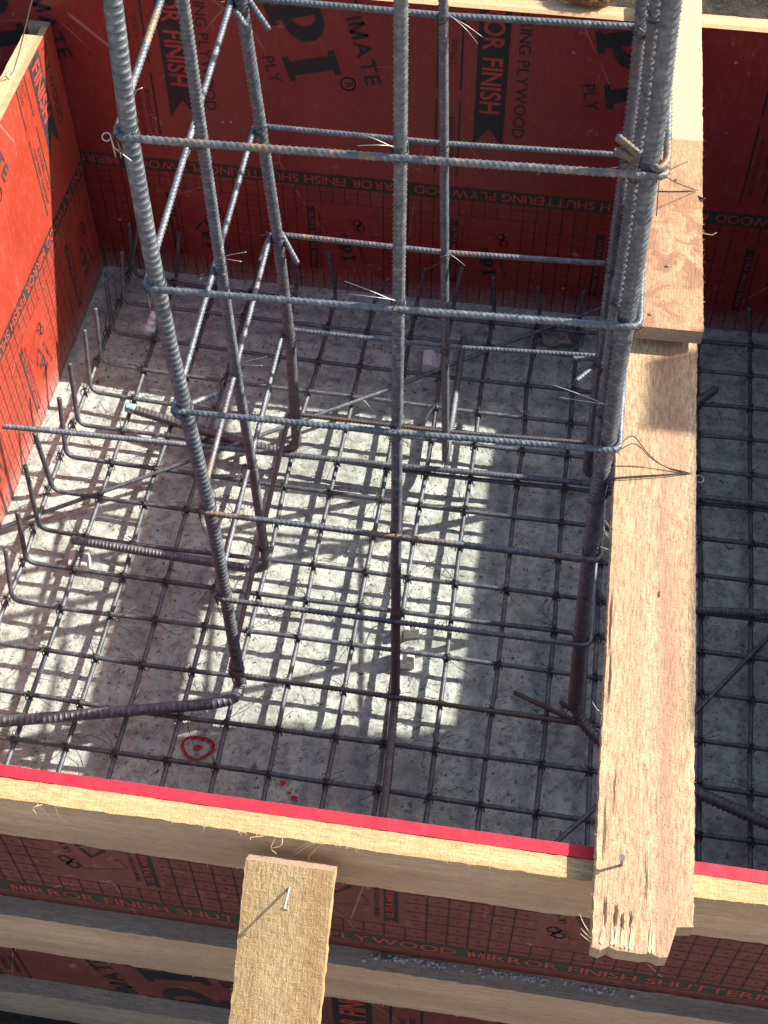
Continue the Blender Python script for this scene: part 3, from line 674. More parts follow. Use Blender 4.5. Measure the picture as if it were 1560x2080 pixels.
# ------------------------------------------------------------------ planks over the form
def nail_obj(name, p, d, ln, label, parent=None, r=.002, hr=.0048):
    G = Geo(); p = np.array(p, float); d = np.array(d, float); d /= np.linalg.norm(d)
    tube(G, [(0, 0, 0), d * ln], r, 8, 0, .01); tube(G, [d * (ln - .0005), d * (ln + .0018)], hr, 14, 0, .001)
    o = G.build(name, M_['nail'], None, False, tuple(p)); tag(o, label, 'nail', 'bent and half driven nails'); return o

PX, PW = 1.505, .150
def lower_end(side, a, b):
    if side == 1: return 0.
    t = (a + PW / 2) / PW
    base = .0 if t < .79 else -.046 - .02 * (t - .79)
    if .76 < t < .82: base -= .016
    return base + (.007 * noise.noise(Vector((t * 9, 3.1, 0))) + .007 * noise.noise(Vector((t * 31, 1.1, 0)))) * (1 if t < .7 else .35)
pl = tag(empty('plank', (PX, .27, HF + .0185), (0, 0, rad(.75))), 'long sunlit lower plank spanning the form, broken front end', 'plank', 'planks laid across the form')
tb = timber('board', (PW, 1.87, .035), [M_['plank'], M_['plankend']], 1, pl, .0014, lower_end, 6.2, (0, 0, 0, 0, 1), nl=240)
G = Geo()
splinters(G, (-PW / 2, -.93, .016), (-PW / 2, .3, .016), 260, (-1, -.2, .15), (.002, .009), .00045)
splinters(G, (PW / 2, -.7, .016), (PW / 2, .3, .016), 160, (1, -.2, .15), (.002, .006), .0004)
splinters(G, (-PW / 2, -.93, .012), (PW * .2, -.93, .012), 60, (0, -1, .1), (.003, .01), .0006)
for k in range(12):
    rr = random.Random(k); y = rr.choice([-.52, -.17, -.22, -.93, .02]); p = np.array([-PW / 2, y + rr.uniform(-.02, .02), .01])
    q = p + [-rr.uniform(.006, .014), rr.uniform(.0, .02), .002]; w = q + [-rr.uniform(.002, .012), rr.uniform(.0, .016), .002]
    tube(G, [p, q, w], .0011, 4, 0, .004, .006, .7)
# lifted ragged strips and dark splits at the broken end
for k in range(18):
    rr = random.Random(50 + k); x = -PW / 2 + .01 + rr.random() * PW * .55; y = -.932 + rr.uniform(.0, .01); l = rr.uniform(.015, .05); w = rr.uniform(.001, .0028)
    G.add([(x - w, y, .0176), (x + w, y, .0182), (x + w * .4, y + l, .0178), (x - w * .3, y + l, .0176), (x, y - .004, .021)], [(0, 1, 2, 3), (0, 4, 1), (4, 3, 2)])
G.build('frayed_fibres', M_['splinter'], pl)
G = Geo()
for (x, y, l, w) in ((-.056, -.905, .05, .0016), (-.04, -.90, .035, .002), (-.03, -.905, .028, .0018), (-.018, -.90, .03, .0012), (.004, -.87, .10, .0007), (-.069, -.43, .14, .0012), (-.066, -.52, .10, .0015), (-.063, -.80, .11, .0009), (-.05, -.72, .09, .0006), (.012, -.30, .016, .0014)):
    n = 8; pts = [(x + .0018 * noise.noise(Vector((x * 90, k * .6, 1))), y + l * k / n) for k in range(n + 1)]
    V = []; 
    for k, (a, b) in enumerate(pts):
        ww = w * math.sin(PI * (k + .4) / (n + .8)) + .0001; V += [(a - ww, b, .0192), (a + ww, b, .0192)]
    G.add(V, [(2 * k, 2 * k + 1, 2 * k + 3, 2 * k + 2) for k in range(n)])
G.build('split', plain('split_shadow_wood', (.11, .06, .035), .9), pl)

up = tag(empty('plank', (1.504, 1.175, 1.0515)), 'upper stained plank lying on the far end of the lower one, cut end showing', 'plank', 'planks laid across the form')
tb = timber('board', (.130, 1.19, .034), [M_['plank2'], M_['plankend']], 1, up, .0011, None, 16.2, (0, 0, 0, 0, 1))
G = Geo(); splinters(G, (.065, -.58, .012), (.065, .2, .012), 110, (1, .1, .1), (.003, .011), .00045)
tube(G, [(.064, -.30, .014), (.085, -.302, .012), (.094, -.297, .016)], .0013, 4, 0, .003, .004, .5)
G.build('frayed_fibres', M_['splinter'], up)
up.rotation_euler = (0, 0, rad(1.0))
for q in ((1356, 540), (1321, 638), (1374, 365)):
    p = atz(q[0], q[1], 1.0695); l = Vector(p) - up.location
    m = Matrix.Rotation(rad(-1.0), 3, 'Z') @ l; disc_nail(up, tuple(m), (0, 0, 1), .0042)

# brace board
_a, _b = np.array(atz(500, 1744, .962)), np.array(atz(681, 1762, .962)); BP = (_a + _b) / 2; BW = _b[0] - _a[0]
br = tag(empty('brace_board', tuple(BP), (math.atan2(.9, 1), 0, 0)), 'pale sawn board propped at a slant against the front beam, cut top end', 'board')
tb = timber('board', (BW, 1.75, .034), [M_['brace'], M_['plankend']], 1, br, .0013, None, 22.2, (0, 0, 0, 0, 1), nl=200)
tb.location = (0, -.875 - .004, -.017)
G = Geo(); splinters(G, (-BW / 2, -.8, -.002), (-BW / 2, -.02, -.002), 90, (-1, -.2, .1), (.002, .006), .0004); splinters(G, (-.07, -.004, -.002), (.07, -.004, -.002), 40, (0, 1, .3), (.001, .005), .0005)
G.build('frayed_fibres', M_['splinter'], br)
bm_ = Matrix.Rotation(math.atan2(.9, 1), 3, 'X')
bn = np.array(bm_ @ Vector((0, 0, 1)))
def on_brace(q):
    d = ray(*q); p0 = np.array(BP); return CAM + d * (((p0 - CAM) @ bn) / (d @ bn))
nb_ = on_brace((588, 1803)); nail_obj('nail', tuple(nb_), tuple(bn * .5 + np.array([-.03, -.60, -.30])), .036, 'steel nail bent over, half driven into the slanting brace board')
nail_obj('nail', atz(1263, 1757, HF + .0365), (-.12, -.05, 1), .030, 'steel nail standing up near the broken front end of the lower plank', r=.0024, hr=.0050)

# ------------------------------------------------------------------ floor mat of thin bars
ZL, ZT = .046, .058
rm, PM = .0062, .0085
def path_of(data, lo, hi, z, along_y):
    ts = np.array([p[0] for p in data]); vs = np.array([p[1] for p in data]); k, c = np.polyfit(ts, vs, 1)
    tt = np.linspace(lo, hi, 14); base = k * tt + c
    dev = np.interp(tt, ts, vs - (k * ts + c)); v = base + dev * .85
    return [((vv, t_, z) if along_y else (t_, vv, z)) for t_, vv in zip(tt, v)]
LONG[13] = [(0., 1.628), (1.5, 1.616)]; LONG[16] = [(0., 2.0), (1.5, 1.99)]; LONG[17] = [(0., 2.12), (1.5, 2.12)]; LONG[17] = [(0., 2.12), (1.5, 2.12)]
UPB = {0: (281, 461), 1: (364, 472), 2: (455, 498), 3: (549, 506), 4: (594, 520), 5: (666.6, 510), 6: (790, 564), 7: (863.7, 545), 8: (939, 542), 9: (1003, 562), 10: (1094, 582), 11: (1187, 590), 14: (1428.5, 608), 15: (1522, 625)}
UPL = {13: (261.7, 452), 12: (247, 510), 11: (215.4, 572), 10: (193, 626), 9: (171.5, 670), 8: (141, 738), 7: (120, 808), 6: (70, 880), 5: (51, 945.6), 4: (35, 1040), 3: (10.8, 1115), 2: (-20, 1200), 1: (-45, 1290), 0: (-70, 1380)}
mid = (M_['steel'], M_['steel2'])
longx = {}
for j in sorted(LONG):
    P = path_of(sorted(LONG[j]), -.44, 1.610, ZL, True)
    x1, y1 = P[-1][0], P[-1][1]
    if j in UPB: a = aty(UPB[j][0], UPB[j][1], y1 + .018)
    else: a = (x1, y1 + .012, .19)
    P = P[:-1] + [(x1, y1 + .006, ZL), a]
    longx[j] = P
    o = rebar('mat_bar', P, rm, PM, M_['steelm'] if j % 4 else M_['steel2'], bend=.022, seg=10, phase=R.random(), roll=R.uniform(-.6, .6), sub=4)
    tag(o, 'thin ribbed bar of the floor mat running front to back, %s from the left panel' % ordn(j + 1), 'rebar', 'long bars of the floor mat')
crossy = {}
for i in sorted(CROSS):
    P = path_of(sorted(CROSS[i]), .012, 2.20, ZT, False)
    x0, y0 = P[0][0], P[0][1]
    a = atx(UPL[i][0], UPL[i][1], x0 - .022)
    P = [a, (x0 - .014, y0, ZT)] + P[1:] + [(2.215, P[-1][1], .17)]
    crossy[i] = P
    o = rebar('mat_bar', P, rm, PM, M_['steel2'] if i in (9, 10, 3, 12) else M_['steelm'], bend=.03, seg=10, phase=R.random(), roll=R.uniform(-.6, .6), sub=4)
    tag(o, 'cross bar of the mat, hooked up at its left end, %s from the front' % ordn(i + 1), 'rebar', 'cross bars of the floor mat')

# extra bars lying on the mat
def single(pts, r, pitch, mat, label, **kw):
    o = rebar(kw.pop('name', 'loose_bar'), pts, r, pitch, mat, **kw); tag(o, label, 'rebar'); return o
single([atx(5, 865, XL + .016), (.496, .945, .078), (.92, .953, .078), (1.443, .968, .078), (2.15, .962, .078)], .0082, .0105, M_['steel'], 'straight dark bar laid right across the mat through the column feet', bend=.05)
single([atx(2, 1072, XL + .012), (.349, .894, .071), (.85, 1.235, .071), (1.141, 1.447, .073), (1.436, 1.650, .078)], .006, .0085, M_['steel'], 'thin bar lying diagonally over the mat from the left front to the back panel', bend=.05, seg=10)
single([(2.1, .79, .071), (1.883, .503, .071), (1.731, .294, .071), (1.509, .012, .071), (1.432, -.079, .073), (1.36, -.17, .075)], .006, .0085, M_['steel'], 'thin bar lying diagonally over the mat, passing under the long plank at the right', bend=.05, seg=10)

# ------------------------------------------------------------------ column cage: eight upright bars with bent feet
ZC = .082
def upright(px, Y, ztop, lean=None):
    """points on the plane y=Y seen at the given pixels, from foot to top"""
    P = [aty(x, y, Y) for x, y in px]; a, b = np.array(P[-2]), np.array(P[-1]); d = b - a
    t = (ztop - b[2]) / d[2]; d[0] *= .3; P.append(tuple(b + d * t)); return P
def colbar(label, foot, px, Y, r, mat, ztop=2.35, pitch=.0125, **kw):
    up = upright(px, Y, ztop)
    o = rebar('column_bar', foot + up, r, pitch, mat, bend=kw.pop('bend', .045), seg=kw.pop('seg', 16), ribh=kw.pop('ribh', .17), sub=8, sharp=3.6, **kw)
    tag(o, label, 'rebar', 'upright bars of the column cage'); return o, up
cb = {}
cb['LF'] = colbar('thick front left column bar, its foot bent to the left over the mat', [(.072, .022, ZC), (.59, .151, ZC), (.637, .175, ZC)], [(489, 1388), (432, 1060), (345, 700), (300, 480), (264, 280), (229, 0)], .211, .0130, M_['steel'], roll=2.5, slant=.12, pitch=.0135)[1]
cb['MF'] = colbar('front middle column bar, its foot bent toward the front panel', [(1.035, -.40, .088), (1.033, .0, .084), (1.021, .17, .080)], [(803, 1420), (806, 900), (809, 640), (813, 320), (814, 0)], .226, .0099, M_['steelf'], pitch=.0098, roll=.5, slant=1.1)[1]
cb['RF'] = colbar('thick front right column bar beside the plank, foot bent to the right', [(2.0, .0, ZC), (1.737, .091, ZC), (1.506, .19, ZC)], [(1165, 1440), (1186, 1220), (1213, 1000), (1239, 877), (1252, 771), (1284, 581), (1340, 202), (1363, 0)], .245, .0137, M_['steelf'], roll=2.4, slant=.9)[1]
cb['L2'] = colbar('middle column bar of the left side, foot bent to the left', [(.105, .575, ZC), (.60, .552, ZC)], [(542, 1150), (515, 960), (480, 760), (410, 280), (371, 0)], .558, .0102, M_['steel2'], pitch=.0098, roll=2.2, slant=.3)[1]
cb['LB'] = colbar('thick back left column bar, brown rusty foot with a light blue painted tip', [(.125, 1.058, .070), (.458, .985, .066), (.59, .962, .066)], [(603, 905), (590, 700), (565, 490), (530, 262), (489, 0)], .969, .0128, M_['steelf'], roll=.9, slant=1.2, ztop=2.0)[1]
cb['MB'] = colbar('back middle column bar, foot bent away toward the back panel', [(1.040, 1.46, ZC), (1.046, 1.03, ZC)], [(905, 940), (903, 500), (900, 0)], .968, .0092, M_['steel2'], pitch=.009, roll=.4, slant=1.1, ztop=2.0)[1]
cb['R2'] = colbar('middle column bar of the right side, wedged between two thicker bars', [(1.95, .615, ZC), (1.50, .575, ZC)], [(1200, 1180), (1218, 877), (1233, 771), (1256, 581), (1311, 202), (1331, 0)], .585, .0098, M_['steel2'], pitch=.0098, roll=1.6, slant=.3)[1]
cb['RB'] = colbar('thick back right column bar, foot bent to the far right corner', [(1.775, 1.36, ZC), (1.47, 1.02, ZC)], [(1191, 962), (1203, 877), (1214, 771), (1237, 581), (1286, 202), (1305, 0)], .985, .0120, M_['steel2'], roll=.6, slant=1.2, ztop=2.1)[1]
G = Geo(); tube(G, [(.125 - .004, 1.0588, .070), (.150, 1.0525, .070)], .0139, 14, 0, .006)
lb = [o for o in COL.objects if o.name.startswith('column_bar') and 'blue' in o.get('label', '')][0]
bl = G.build('painted_tip', M_['blue'], lb, True); bl.location = -Vector(lb.location)

def at_h(key, z):
    P = np.array(cb[key]); o = np.argsort(P[:, 2]); return np.array([np.interp(z, P[o, 2], P[o, 0]), np.interp(z, P[o, 2], P[o, 1]), z])
# ------------------------------------------------------------------ stirrups
rs = .0058
levels = [('lowest', .160, .208, .085), ('second', .482, .532, .43), ('third', .798, .842, .752), ('fourth', 1.100, 1.150, 1.097), ('fifth', 1.414, 1.457, 1.411), ('sixth', 1.724, 1.775, 1.722), ('topmost', 2.03, 2.08, 2.03)]
SP = {}
for n, (nm, zf, zb, zr) in enumerate(levels):
    lf = at_h('LF', zf) + [-.018, -.016, 0]; rf = at_h('RF', zr) + [.022, -.018, 0]; mf = at_h('MF', (zf + zr) / 2) + [0, -.0165, 0]
    zbb = min(zb, 1.9); lbp = at_h('LB', zbb) + [-.018, .016, 0]; rb = at_h('RB', zbb) + [.018, .016, 0]; lbp[2] = rb[2] = zb; mb = at_h('MB', zbb) + [0, .0155, 0]; mb[2] = zb
    corner = n % 4
    hk = .075
    corner = (0, 1, 2, 3, 2, 0, 1)[n]
    A3 = np.array
    if corner == 0:      # hooks at the front right corner
        e1, e2 = (A3(aty(1046, 1407, .33)), A3(aty(1100, 1404, .40))) if n == 0 else (A3(aty(1256, 279, .30)), rf + [-.075, .052, -.004])
        ring = [e1, rf + [-.010, -.004, .011], rf + [.002, .018, .013], rb, mb, lbp, lf, mf, rf + [.0, -.002, 0], rf + [.004, .024, -.006], e2]
    elif corner == 1:    # back right corner
        ring = [rb + [-.085, -.022, .012], rb + [0, -.012, .006], rb + [0, .0, .008], mb, lbp, lf, mf, rf, rb + [.004, -.006, -.004], rb + [-.012, .002, -.008], rb + [-.070, -.075, -.01]]
    elif corner == 2:    # back left corner
        e1, e2 = (A3(aty(546, 60, .925)), A3(aty(500, 54, .925))) if n == 4 else (A3(aty(605, 535, .925)), A3(aty(529, 530, .925)))
        ring = [e1, lbp + [.020, .006, .008], lbp + [-.002, -.002, .004], lf, mf, rf, rb, mb, lbp + [.004, .006, -.002], lbp + [-.006, -.012, -.004], e2]
    else:                # front left corner
        ring = [A3(aty(438, 800, .275)), lf + [.006, .000, .008], lf + [.0, .0, .006], mf, rf, rb, mb, lbp, lf + [-.002, .004, -.004], lf + [.012, -.002, -.008], A3(aty(398, 848, .26))]
    mat = M_['steel3'] if n == 0 else (M_['steelo'] if n in (2, 5) else (M_['steel2'] if n == 1 else M_['steel']))
    o = rebar('stirrup', [tuple(p) for p in ring], rs, .0098, mat, bend=.020, seg=12, slant=.9, ribh=.19, roll=.4, sub=7, sharp=3.)
    tag(o, 'rectangular rebar stirrup round the column bars, %s of the stack' % (nm if nm != 'second' else 'second from the bottom') if n < 2 else 'rectangular rebar stirrup round the column bars, %s' % ({2: 'third from the bottom', 3: 'fourth from the bottom', 4: 'fifth from the bottom', 5: 'sixth from the bottom', 6: 'topmost'}[n]), 'stirrup', 'stirrups of the column cage')
    SP[n] = dict(LF=(lf, mf - lf), MF=(mf, rf - mf), RF=(rf, rf - mf), LB=(lbp, mb - lbp), MB=(mb, rb - mb), RB=(rb, rb - mb),
                 L2=((lf + (lbp - lf) * .46), lbp - lf), R2=((rf + (rb - rf) * .46), rb - rf))

# ------------------------------------------------------------------ binding wire
def tie_mesh(seed, cross=True, long_=1.0):
    rr = random.Random(seed); G = Geo(); r = .00095
    e = .0085
    for k in range(2):      # saddle over the crossing
        o = k * .0022
        tube(G, [(-e, -e + o, -.016), (-e * .95, -e + o, .001), (0, o, .0088 + .0012 * k), (e * .95, e + o, .001), (e, e + o, -.016)], r, 4, 0, .003, .006)
        tube(G, [(-e, e - o, -.016), (-e * .95, e - o, .002), (0, -o, .0102 + .001 * k), (e * .95, -e - o, .002), (e, -e - o, -.016)], r, 4, 0, .003, .006)
    # twisted tuft
    tw = [(.003 * math.cos(t), .003 * math.sin(t), .009 + .0012 * t) for t in np.linspace(0, 9, 14)]; tube(G, tw, r * 1.2, 4, 0, .002, .001)
    # eyelet
    a0 = rr.uniform(0, 2 * PI); cx, cy = .011 * math.cos(a0), .011 * math.sin(a0); tl = rr.uniform(-.6, .6)
    ey = [(cx + .0052 * math.cos(t), cy + .0052 * math.sin(t), .0135 + .004 * tl * math.cos(t)) for t in np.linspace(a0 + PI, a0 + 3 * PI, 18)]
    tube(G, [(0, 0, .012)] + ey + [(0, 0, .011)], r, 4, 0, .0025, .001)
    # two loose tails
    a = rr.uniform(0, 2 * PI)
    for k in range(2):
        l = rr.uniform(.03, .08) * long_; a += rr.uniform(.12, .5); b = a + rr.uniform(-.5, .5); z1 = rr.uniform(-.008, .018); z2 = z1 + rr.uniform(-.02, .012)
        tube(G, [(0, 0, .011), (math.cos(a) * l * .5, math.sin(a) * l * .5, .012 + z1), (math.cos(a) * l * .5 + math.cos(b) * l * .5, math.sin(a) * l * .5 + math.sin(b) * l * .5, .012 + z2)], r * .85, 4, 0, .005, l * .2)
    me = G.build('wire_tie', M_['wire']); d = me.data; bpy.data.objects.remove(me); return d
TM = [tie_mesh(k) for k in range(9)]
def cross_pt(P, i): return P[i]
tied = 0
yi = {i: np.array(crossy[i]) for i in crossy}; xj = {j: np.array(longx[j]) for j in longx}
def visible(p):
    x, y = pix(p)
    if x < -15 or x > 1575 or y < 430: return False
    if y > 1556 + x * .143: return False
    if 1232 < x < 1395 and y > 600: return False
    return True
for i in sorted(yi):
    for j in sorted(xj):
        if j > 16: continue
        x = float(np.interp(i * .12, xj[j][:, 1], xj[j][:, 0])); o1 = yi[i][1:-1]; y = float(np.interp(x, o1[:, 0], o1[:, 1])); x = float(np.interp(y, xj[j][:-1, 1], xj[j][:-1, 0]))
        if not visible((x, y, .06)) or R.random() < .06: continue
        o = bpy.data.objects.new('wire_tie', R.choice(TM)); COL.objects.link(o); o.location = (x, y, ZT); o.rotation_euler = (R.uniform(-.1, .1), R.uniform(-.1, .1), R.choice([0, PI / 2, PI, -PI / 2]) + R.uniform(-.2, .2))
        tag(o, 'mat wire tie at long bar %d from the left and cross bar %d from front' % (j + 1, i + 1), 'wire tie', 'wire ties of the floor mat'); tied += 1
def col_tie(seed, r0):
    rr = random.Random(seed); G = Geo(); r = .00095
    for k in range(3):
        h = (k - 1) * .0035 + rr.uniform(-.001, .001); ti = rr.uniform(-.5, .5)
        tube(G, [((r0 + .0015) * math.cos(t), (r0 + .0015) * math.sin(t), h + ti * r0 * math.cos(t + k) + (.012 if k == 2 else 0) * math.sin(t)) for t in np.linspace(0, 2 * PI, 22)], r, 4, 0, .0022, .001)
    tube(G, [(-.004, -r0 - .002, -.004), (0, -r0 - .0135, .004), (.005, -r0 - .002, .008)], r, 4, 0, .002, .004)
    ax = rr.choice([-1, 1]); tube(G, [(0, -r0 - .004, 0)] + [(ax * .010 + .0052 * math.cos(t), -r0 - .009, -.008 + .0052 * math.sin(t)) for t in np.linspace(0, 2 * PI, 14)], r, 4, 0, .002, .001)
    tube(G, [(.003 * math.cos(t), -r0 - .006 - .0009 * t, .003 * math.sin(t)) for t in np.linspace(0, 8, 12)], r * 1.3, 4, 0, .002, .001)
    a = rr.uniform(0, 2 * PI)
    for k in range(2):
        l = rr.uniform(.02, .06); a += rr.uniform(.1, .4)
        tube(G, [(0, -r0 - .008, 0), (math.cos(a) * l * .5, -r0 - .012, math.sin(a) * l * .5), (math.cos(a) * l, -r0 - .010 + rr.uniform(-.01, .01), math.sin(a) * l + rr.uniform(-.01, .01))], r * .9, 4, 0, .005, l * .2)
    me = G.build('wire_tie', M_['wire']); d = me.data; bpy.data.objects.remove(me); return d
RAD = dict(LF=.0135, MF=.0104, RF=.0142, L2=.0107, LB=.0132, MB=.0097, R2=.0102, RB=.0125)
CT = {k: [col_tie(3 * q + s, RAD[k]) for q in range(3) for s in (0, 1)] for k in RAD}
NAME = dict(LF='front left', MF='front middle', RF='front right', L2='left middle', LB='back left', MB='back middle', R2='right middle', RB='back right')
LV = ['lowest', 'second', 'third', 'fourth', 'fifth', 'sixth', 'topmost']
for n in SP:
    for k in RAD:
        zz = SP[n][k][0][2]; p = at_h(k, min(zz, 1.95)); p[2] = zz
        x, y = pix(p)
        if y < -20: continue
        o = bpy.data.objects.new('wire_tie', R.choice(CT[k])); COL.objects.link(o); o.location = tuple(p)
        base = {'LF': -PI / 4, 'MF': 0, 'RF': PI / 4, 'L2': -PI / 2, 'R2': PI / 2, 'LB': PI + PI / 4, 'MB': PI, 'RB': PI - PI / 4}[k]
        o.rotation_euler = (R.uniform(-.2, .2), R.uniform(-.2, .2), base + R.uniform(-.3, .3))
        tag(o, 'wire tie holding the %s column bar to the %s stirrup from the bottom' % (NAME[k], LV[n]) if n not in (0, 6) else 'wire tie holding the %s column bar to the %s stirrup' % (NAME[k], LV[n]), 'wire tie', 'wire ties of the column cage')

def wire(pts, label, r=.0011, mat='wire', bend=.02, name='binding_wire'):
    G = Geo(); p0 = Vector(pts[0][0] if isinstance(pts[0], list) else pts[0])
    for P in (pts if isinstance(pts[0], list) else [pts]): tube(G, [tuple(Vector(q) - p0) for q in P], r, 5, 0, .004, bend)
    o = G.build(name, M_[mat], None, True, tuple(p0)); tag(o, label, 'wire'); return o
zt = HF + .0385
z = lambda x, y, h=zt: atz(x, y, h)
cr = at_h('RF', .93)
wire([[tuple(cr + [-.018, -.004, -.01]), tuple(cr + [0, -.019, 0]), tuple(cr + [.019, -.006, .01]), z(1238, 971, zt + .001), z(1290, 967), z(1350, 964), z(1398, 960), z(1407, 962, zt - .004), z(1408, 966, HF - .0)],
      [tuple(cr + [.016, -.01, .015]), z(1239, 973, zt + .002), z(1300, 970, zt + .002), z(1350, 966, zt + .002), z(1402, 961)],
      [tuple(at_h('RF', 1.09) + [.02, -.012, 0]), z(1290, 897, zt + .05), z(1325, 935, zt + .012), z(1370, 957), z(1404, 962)],
      [tuple(at_h('RF', 1.10) + [.02, -.010, .004]), z(1285, 880, zt + .075), z(1312, 918, zt + .025), z(1345, 948, zt + .004), z(1402, 961)]],
     'doubled black wire lashing the front right column bar to the lower plank', .0011)
zu = 1.0705
wire([[tuple(at_h('RF', 1.64) + [.02, -.01, 0]), z(1340, 352, zu + .24), z(1375, 372, zu + .08), z(1416, 387, zu)],
      [z(1330, 388, zu), z(1375, 389, zu), z(1417, 387, zu), z(1419, 392, zu - .03)]],
     'black wire tying the right column bars to the upper stained plank', .0011)
wire([z(1417, 398, zu - .004), z(1424, 402, zu), z(1432, 404, zu + .004)], 'frayed end of black wire sticking out past the upper plank', .0022, 'wire')
wire([atz(1398 + 12, 975, .95)] + [tuple(np.array(atz(1420, 973, .97)) + [.009 * math.cos(t), .009 * math.sin(t), 0]) for t in np.linspace(PI, 3.2 * PI, 14)] + [atz(1413, 1000, .94), atz(1408, 1015, .93)], 'curl of bare wire hanging at the right edge of the lower plank', .001, 'wirel', .003)
wire([atz(68, -10, 1.2), atz(60, 20, 1.12), atz(48, 70, 1.02), atz(38, 110, .95), atz(26, 148, .893), atz(15, 158, .886), atz(10, 150, .9), atz(20, 143, .89), atz(24, 156, .886)], 'grey wire running up from the timber of the left panel', .0016, 'wirel', .02)
wire([tuple(np.array(at_h('LF', 1.66)) + [-.02, -.02, .03])] + [aty(216 + 9 * math.cos(t), 278 + 9 * math.sin(t), .19) for t in np.linspace(0, 2 * PI, 12)] + [aty(232, 300, .19), aty(268, 328, .19)], 'wire with a round eyelet hanging left of the front left column bar', .0011, 'wirel', .003)
for (a, b, Y, lab) in (((803, 612), (700, 571), .20, 'pale wire ends poking left from the front middle bar, above the fifth stirrup'),
                       ((800, 300), (719, 268), .20, 'pale wire end poking left from the front middle bar at the sixth stirrup'),
                       ((440, 526), (500, 512), .55, 'pale wire ends poking right from the left middle bar'),
                       ((478, 742), (542, 724), .55, 'thin pale wire ends right of the left middle bar, low down'),
                       ((1255, 340), (1226, 348), .24, 'short pale wire end left of the front right bar at the sixth stirrup'),
                       ((1240, 825), (1124, 782), .24, 'long pale wire end poking left from the right column bars'),
                       ((1200, 1007), (1160, 1016), .24, 'pale wire end low at the right column bar'),
                       ((912, 32), (980, 75), .95, 'pale wire end right of the back middle bar near the top'),
                       ((912, 515), (945, 540), .95, 'kinked pale wire right of the back middle bar'),
                       ((790, 868), (738, 812), .22, 'pale wire end left of the front middle bar, low down'),
                       ((272, 196), (290, 178), .2, 'short pale wire end right of the front left bar near the top')):
    p, q = np.array(aty(*a, Y)), np.array(aty(*b, Y)); m = (p + q) / 2 + [0, -.006, .008]
    wire([[tuple(p), tuple(m), tuple(q)], [tuple(p + [0, 0, .003]), tuple(m + [.004, -.01, -.004]), tuple(q + (p - q) * .12 + [0, -.012, -.012])]] if abs(a[0] - b[0]) > 45 else [tuple(p), tuple(m), tuple(q)], lab, .00065, 'wirel', .02)
# straight offcut wires scattered over the mat
rr = random.Random(11)
for k in range(26):
    x = rr.uniform(0.1, 1.85); y = rr.uniform(-.2, 1.6); a = rr.uniform(0, 2 * PI); l = rr.uniform(.04, .11)
    if k == 0: G = Geo()
    tube(G, [(x, y, .068), (x + math.cos(a) * l * .5, y + math.sin(a) * l * .5, .080), (x + math.cos(a + .3) * l, y + math.sin(a + .3) * l, .066 + rr.uniform(-.03, .01))], .0008, 4, 0, .006, .01)
o = G.build('wire_offcuts', M_['wire']); o['kind'] = 'stuff'; tag(o, 'thin black wire offcuts scattered over the floor mat', 'wire')

# ------------------------------------------------------------------ spacers, paint, debris
def block(p, s, mat, label, rotz=0., name='spacer_block', notch=True):
    G = Geo(); x, y, z_ = s
    pr = [(-x, 0), (x, 0), (x * .96, z_), (x * .35, z_), (x * .22, z_ * .72), (-x * .22, z_ * .72), (-x * .35, z_), (-x * .96, z_)]
    V = [(a, -y, b) for a, b in pr] + [(a, y, b) for a, b in pr]; n = len(pr)
    F = [tuple(range(n))[::1], tuple(range(2 * n - 1, n - 1, -1))] + [(k, k + n, (k + 1) % n + n, (k + 1) % n) for k in range(n)]
    G.add(V, F); o = G.build(name, mat, None, False, p); o.rotation_euler = (0, 0, rotz)
    bm = bmesh.new(); bm.from_mesh(o.data); bmesh.ops.bevel(bm, geom=bm.edges[:], offset=.0015, segments=2, affect='EDGES'); bmesh.ops.recalc_face_normals(bm, faces=bm.faces)
    bm.to_mesh(o.data); bm.free(); tag(o, label, 'spacer', 'spacer blocks under the mat'); return o
p = atz(818, 1345, 0); block((p[0], p[1], .002), (.03, .022, .038), M_['block'], 'pale concrete spacer block behind the foot of the front middle bar', .1)
p = atz(828, 1308, .0); block((p[0] + .005, p[1] + .03, .002), (.02, .014, .045), M_['block'], 'second pale notched spacer next to the front middle bar', .2)
p = atz(165, 1148, 0); block((p[0], p[1], .002), (.026, .026, .038), M_['block'], 'pale spacer block under the foot of the left middle bar', .1)
p = atz(895, 745, 0); block((p[0] - .01, p[1], .002), (.045, .030, .036), M_['block'], 'grey spacer block in the shade near the back middle bar', .05)
G = Geo()
c = np.array(atz(303, 668, .05)); e = np.array(atz(312, 642, .09))
bm = bmesh.new()
for cc, s in ((c, .019), (c * .5 + e * .5 + np.array([0, 0, .0]), .013), (e, .014)):
    m = Matrix.Translation(Vector(cc)); bmesh.ops.create_icosphere(bm, subdivisions=3, radius=s, matrix=m)
for v in bm.verts: v.co += Vector((nz(v.co, 60), nz(v.co, 60, 4), nz(v.co, 60, 8))) * .004
me = bpy.data.meshes.new('foam_scrap'); bm.to_mesh(me); bm.free(); me.materials.append(M_['foam'])
for q in me.polygons: q.use_smooth = True
o = bpy.data.objects.new('foam_scrap', me); COL.objects.link(o)
rmh = o.modifiers.new('r', 'REMESH'); rmh.mode = 'VOXEL'; rmh.voxel_size = .0022; rmh.use_smooth_shade = True
tag(o, 'white lumpy scrap of foam lying on the mat behind the front left bar', 'foam scrap')

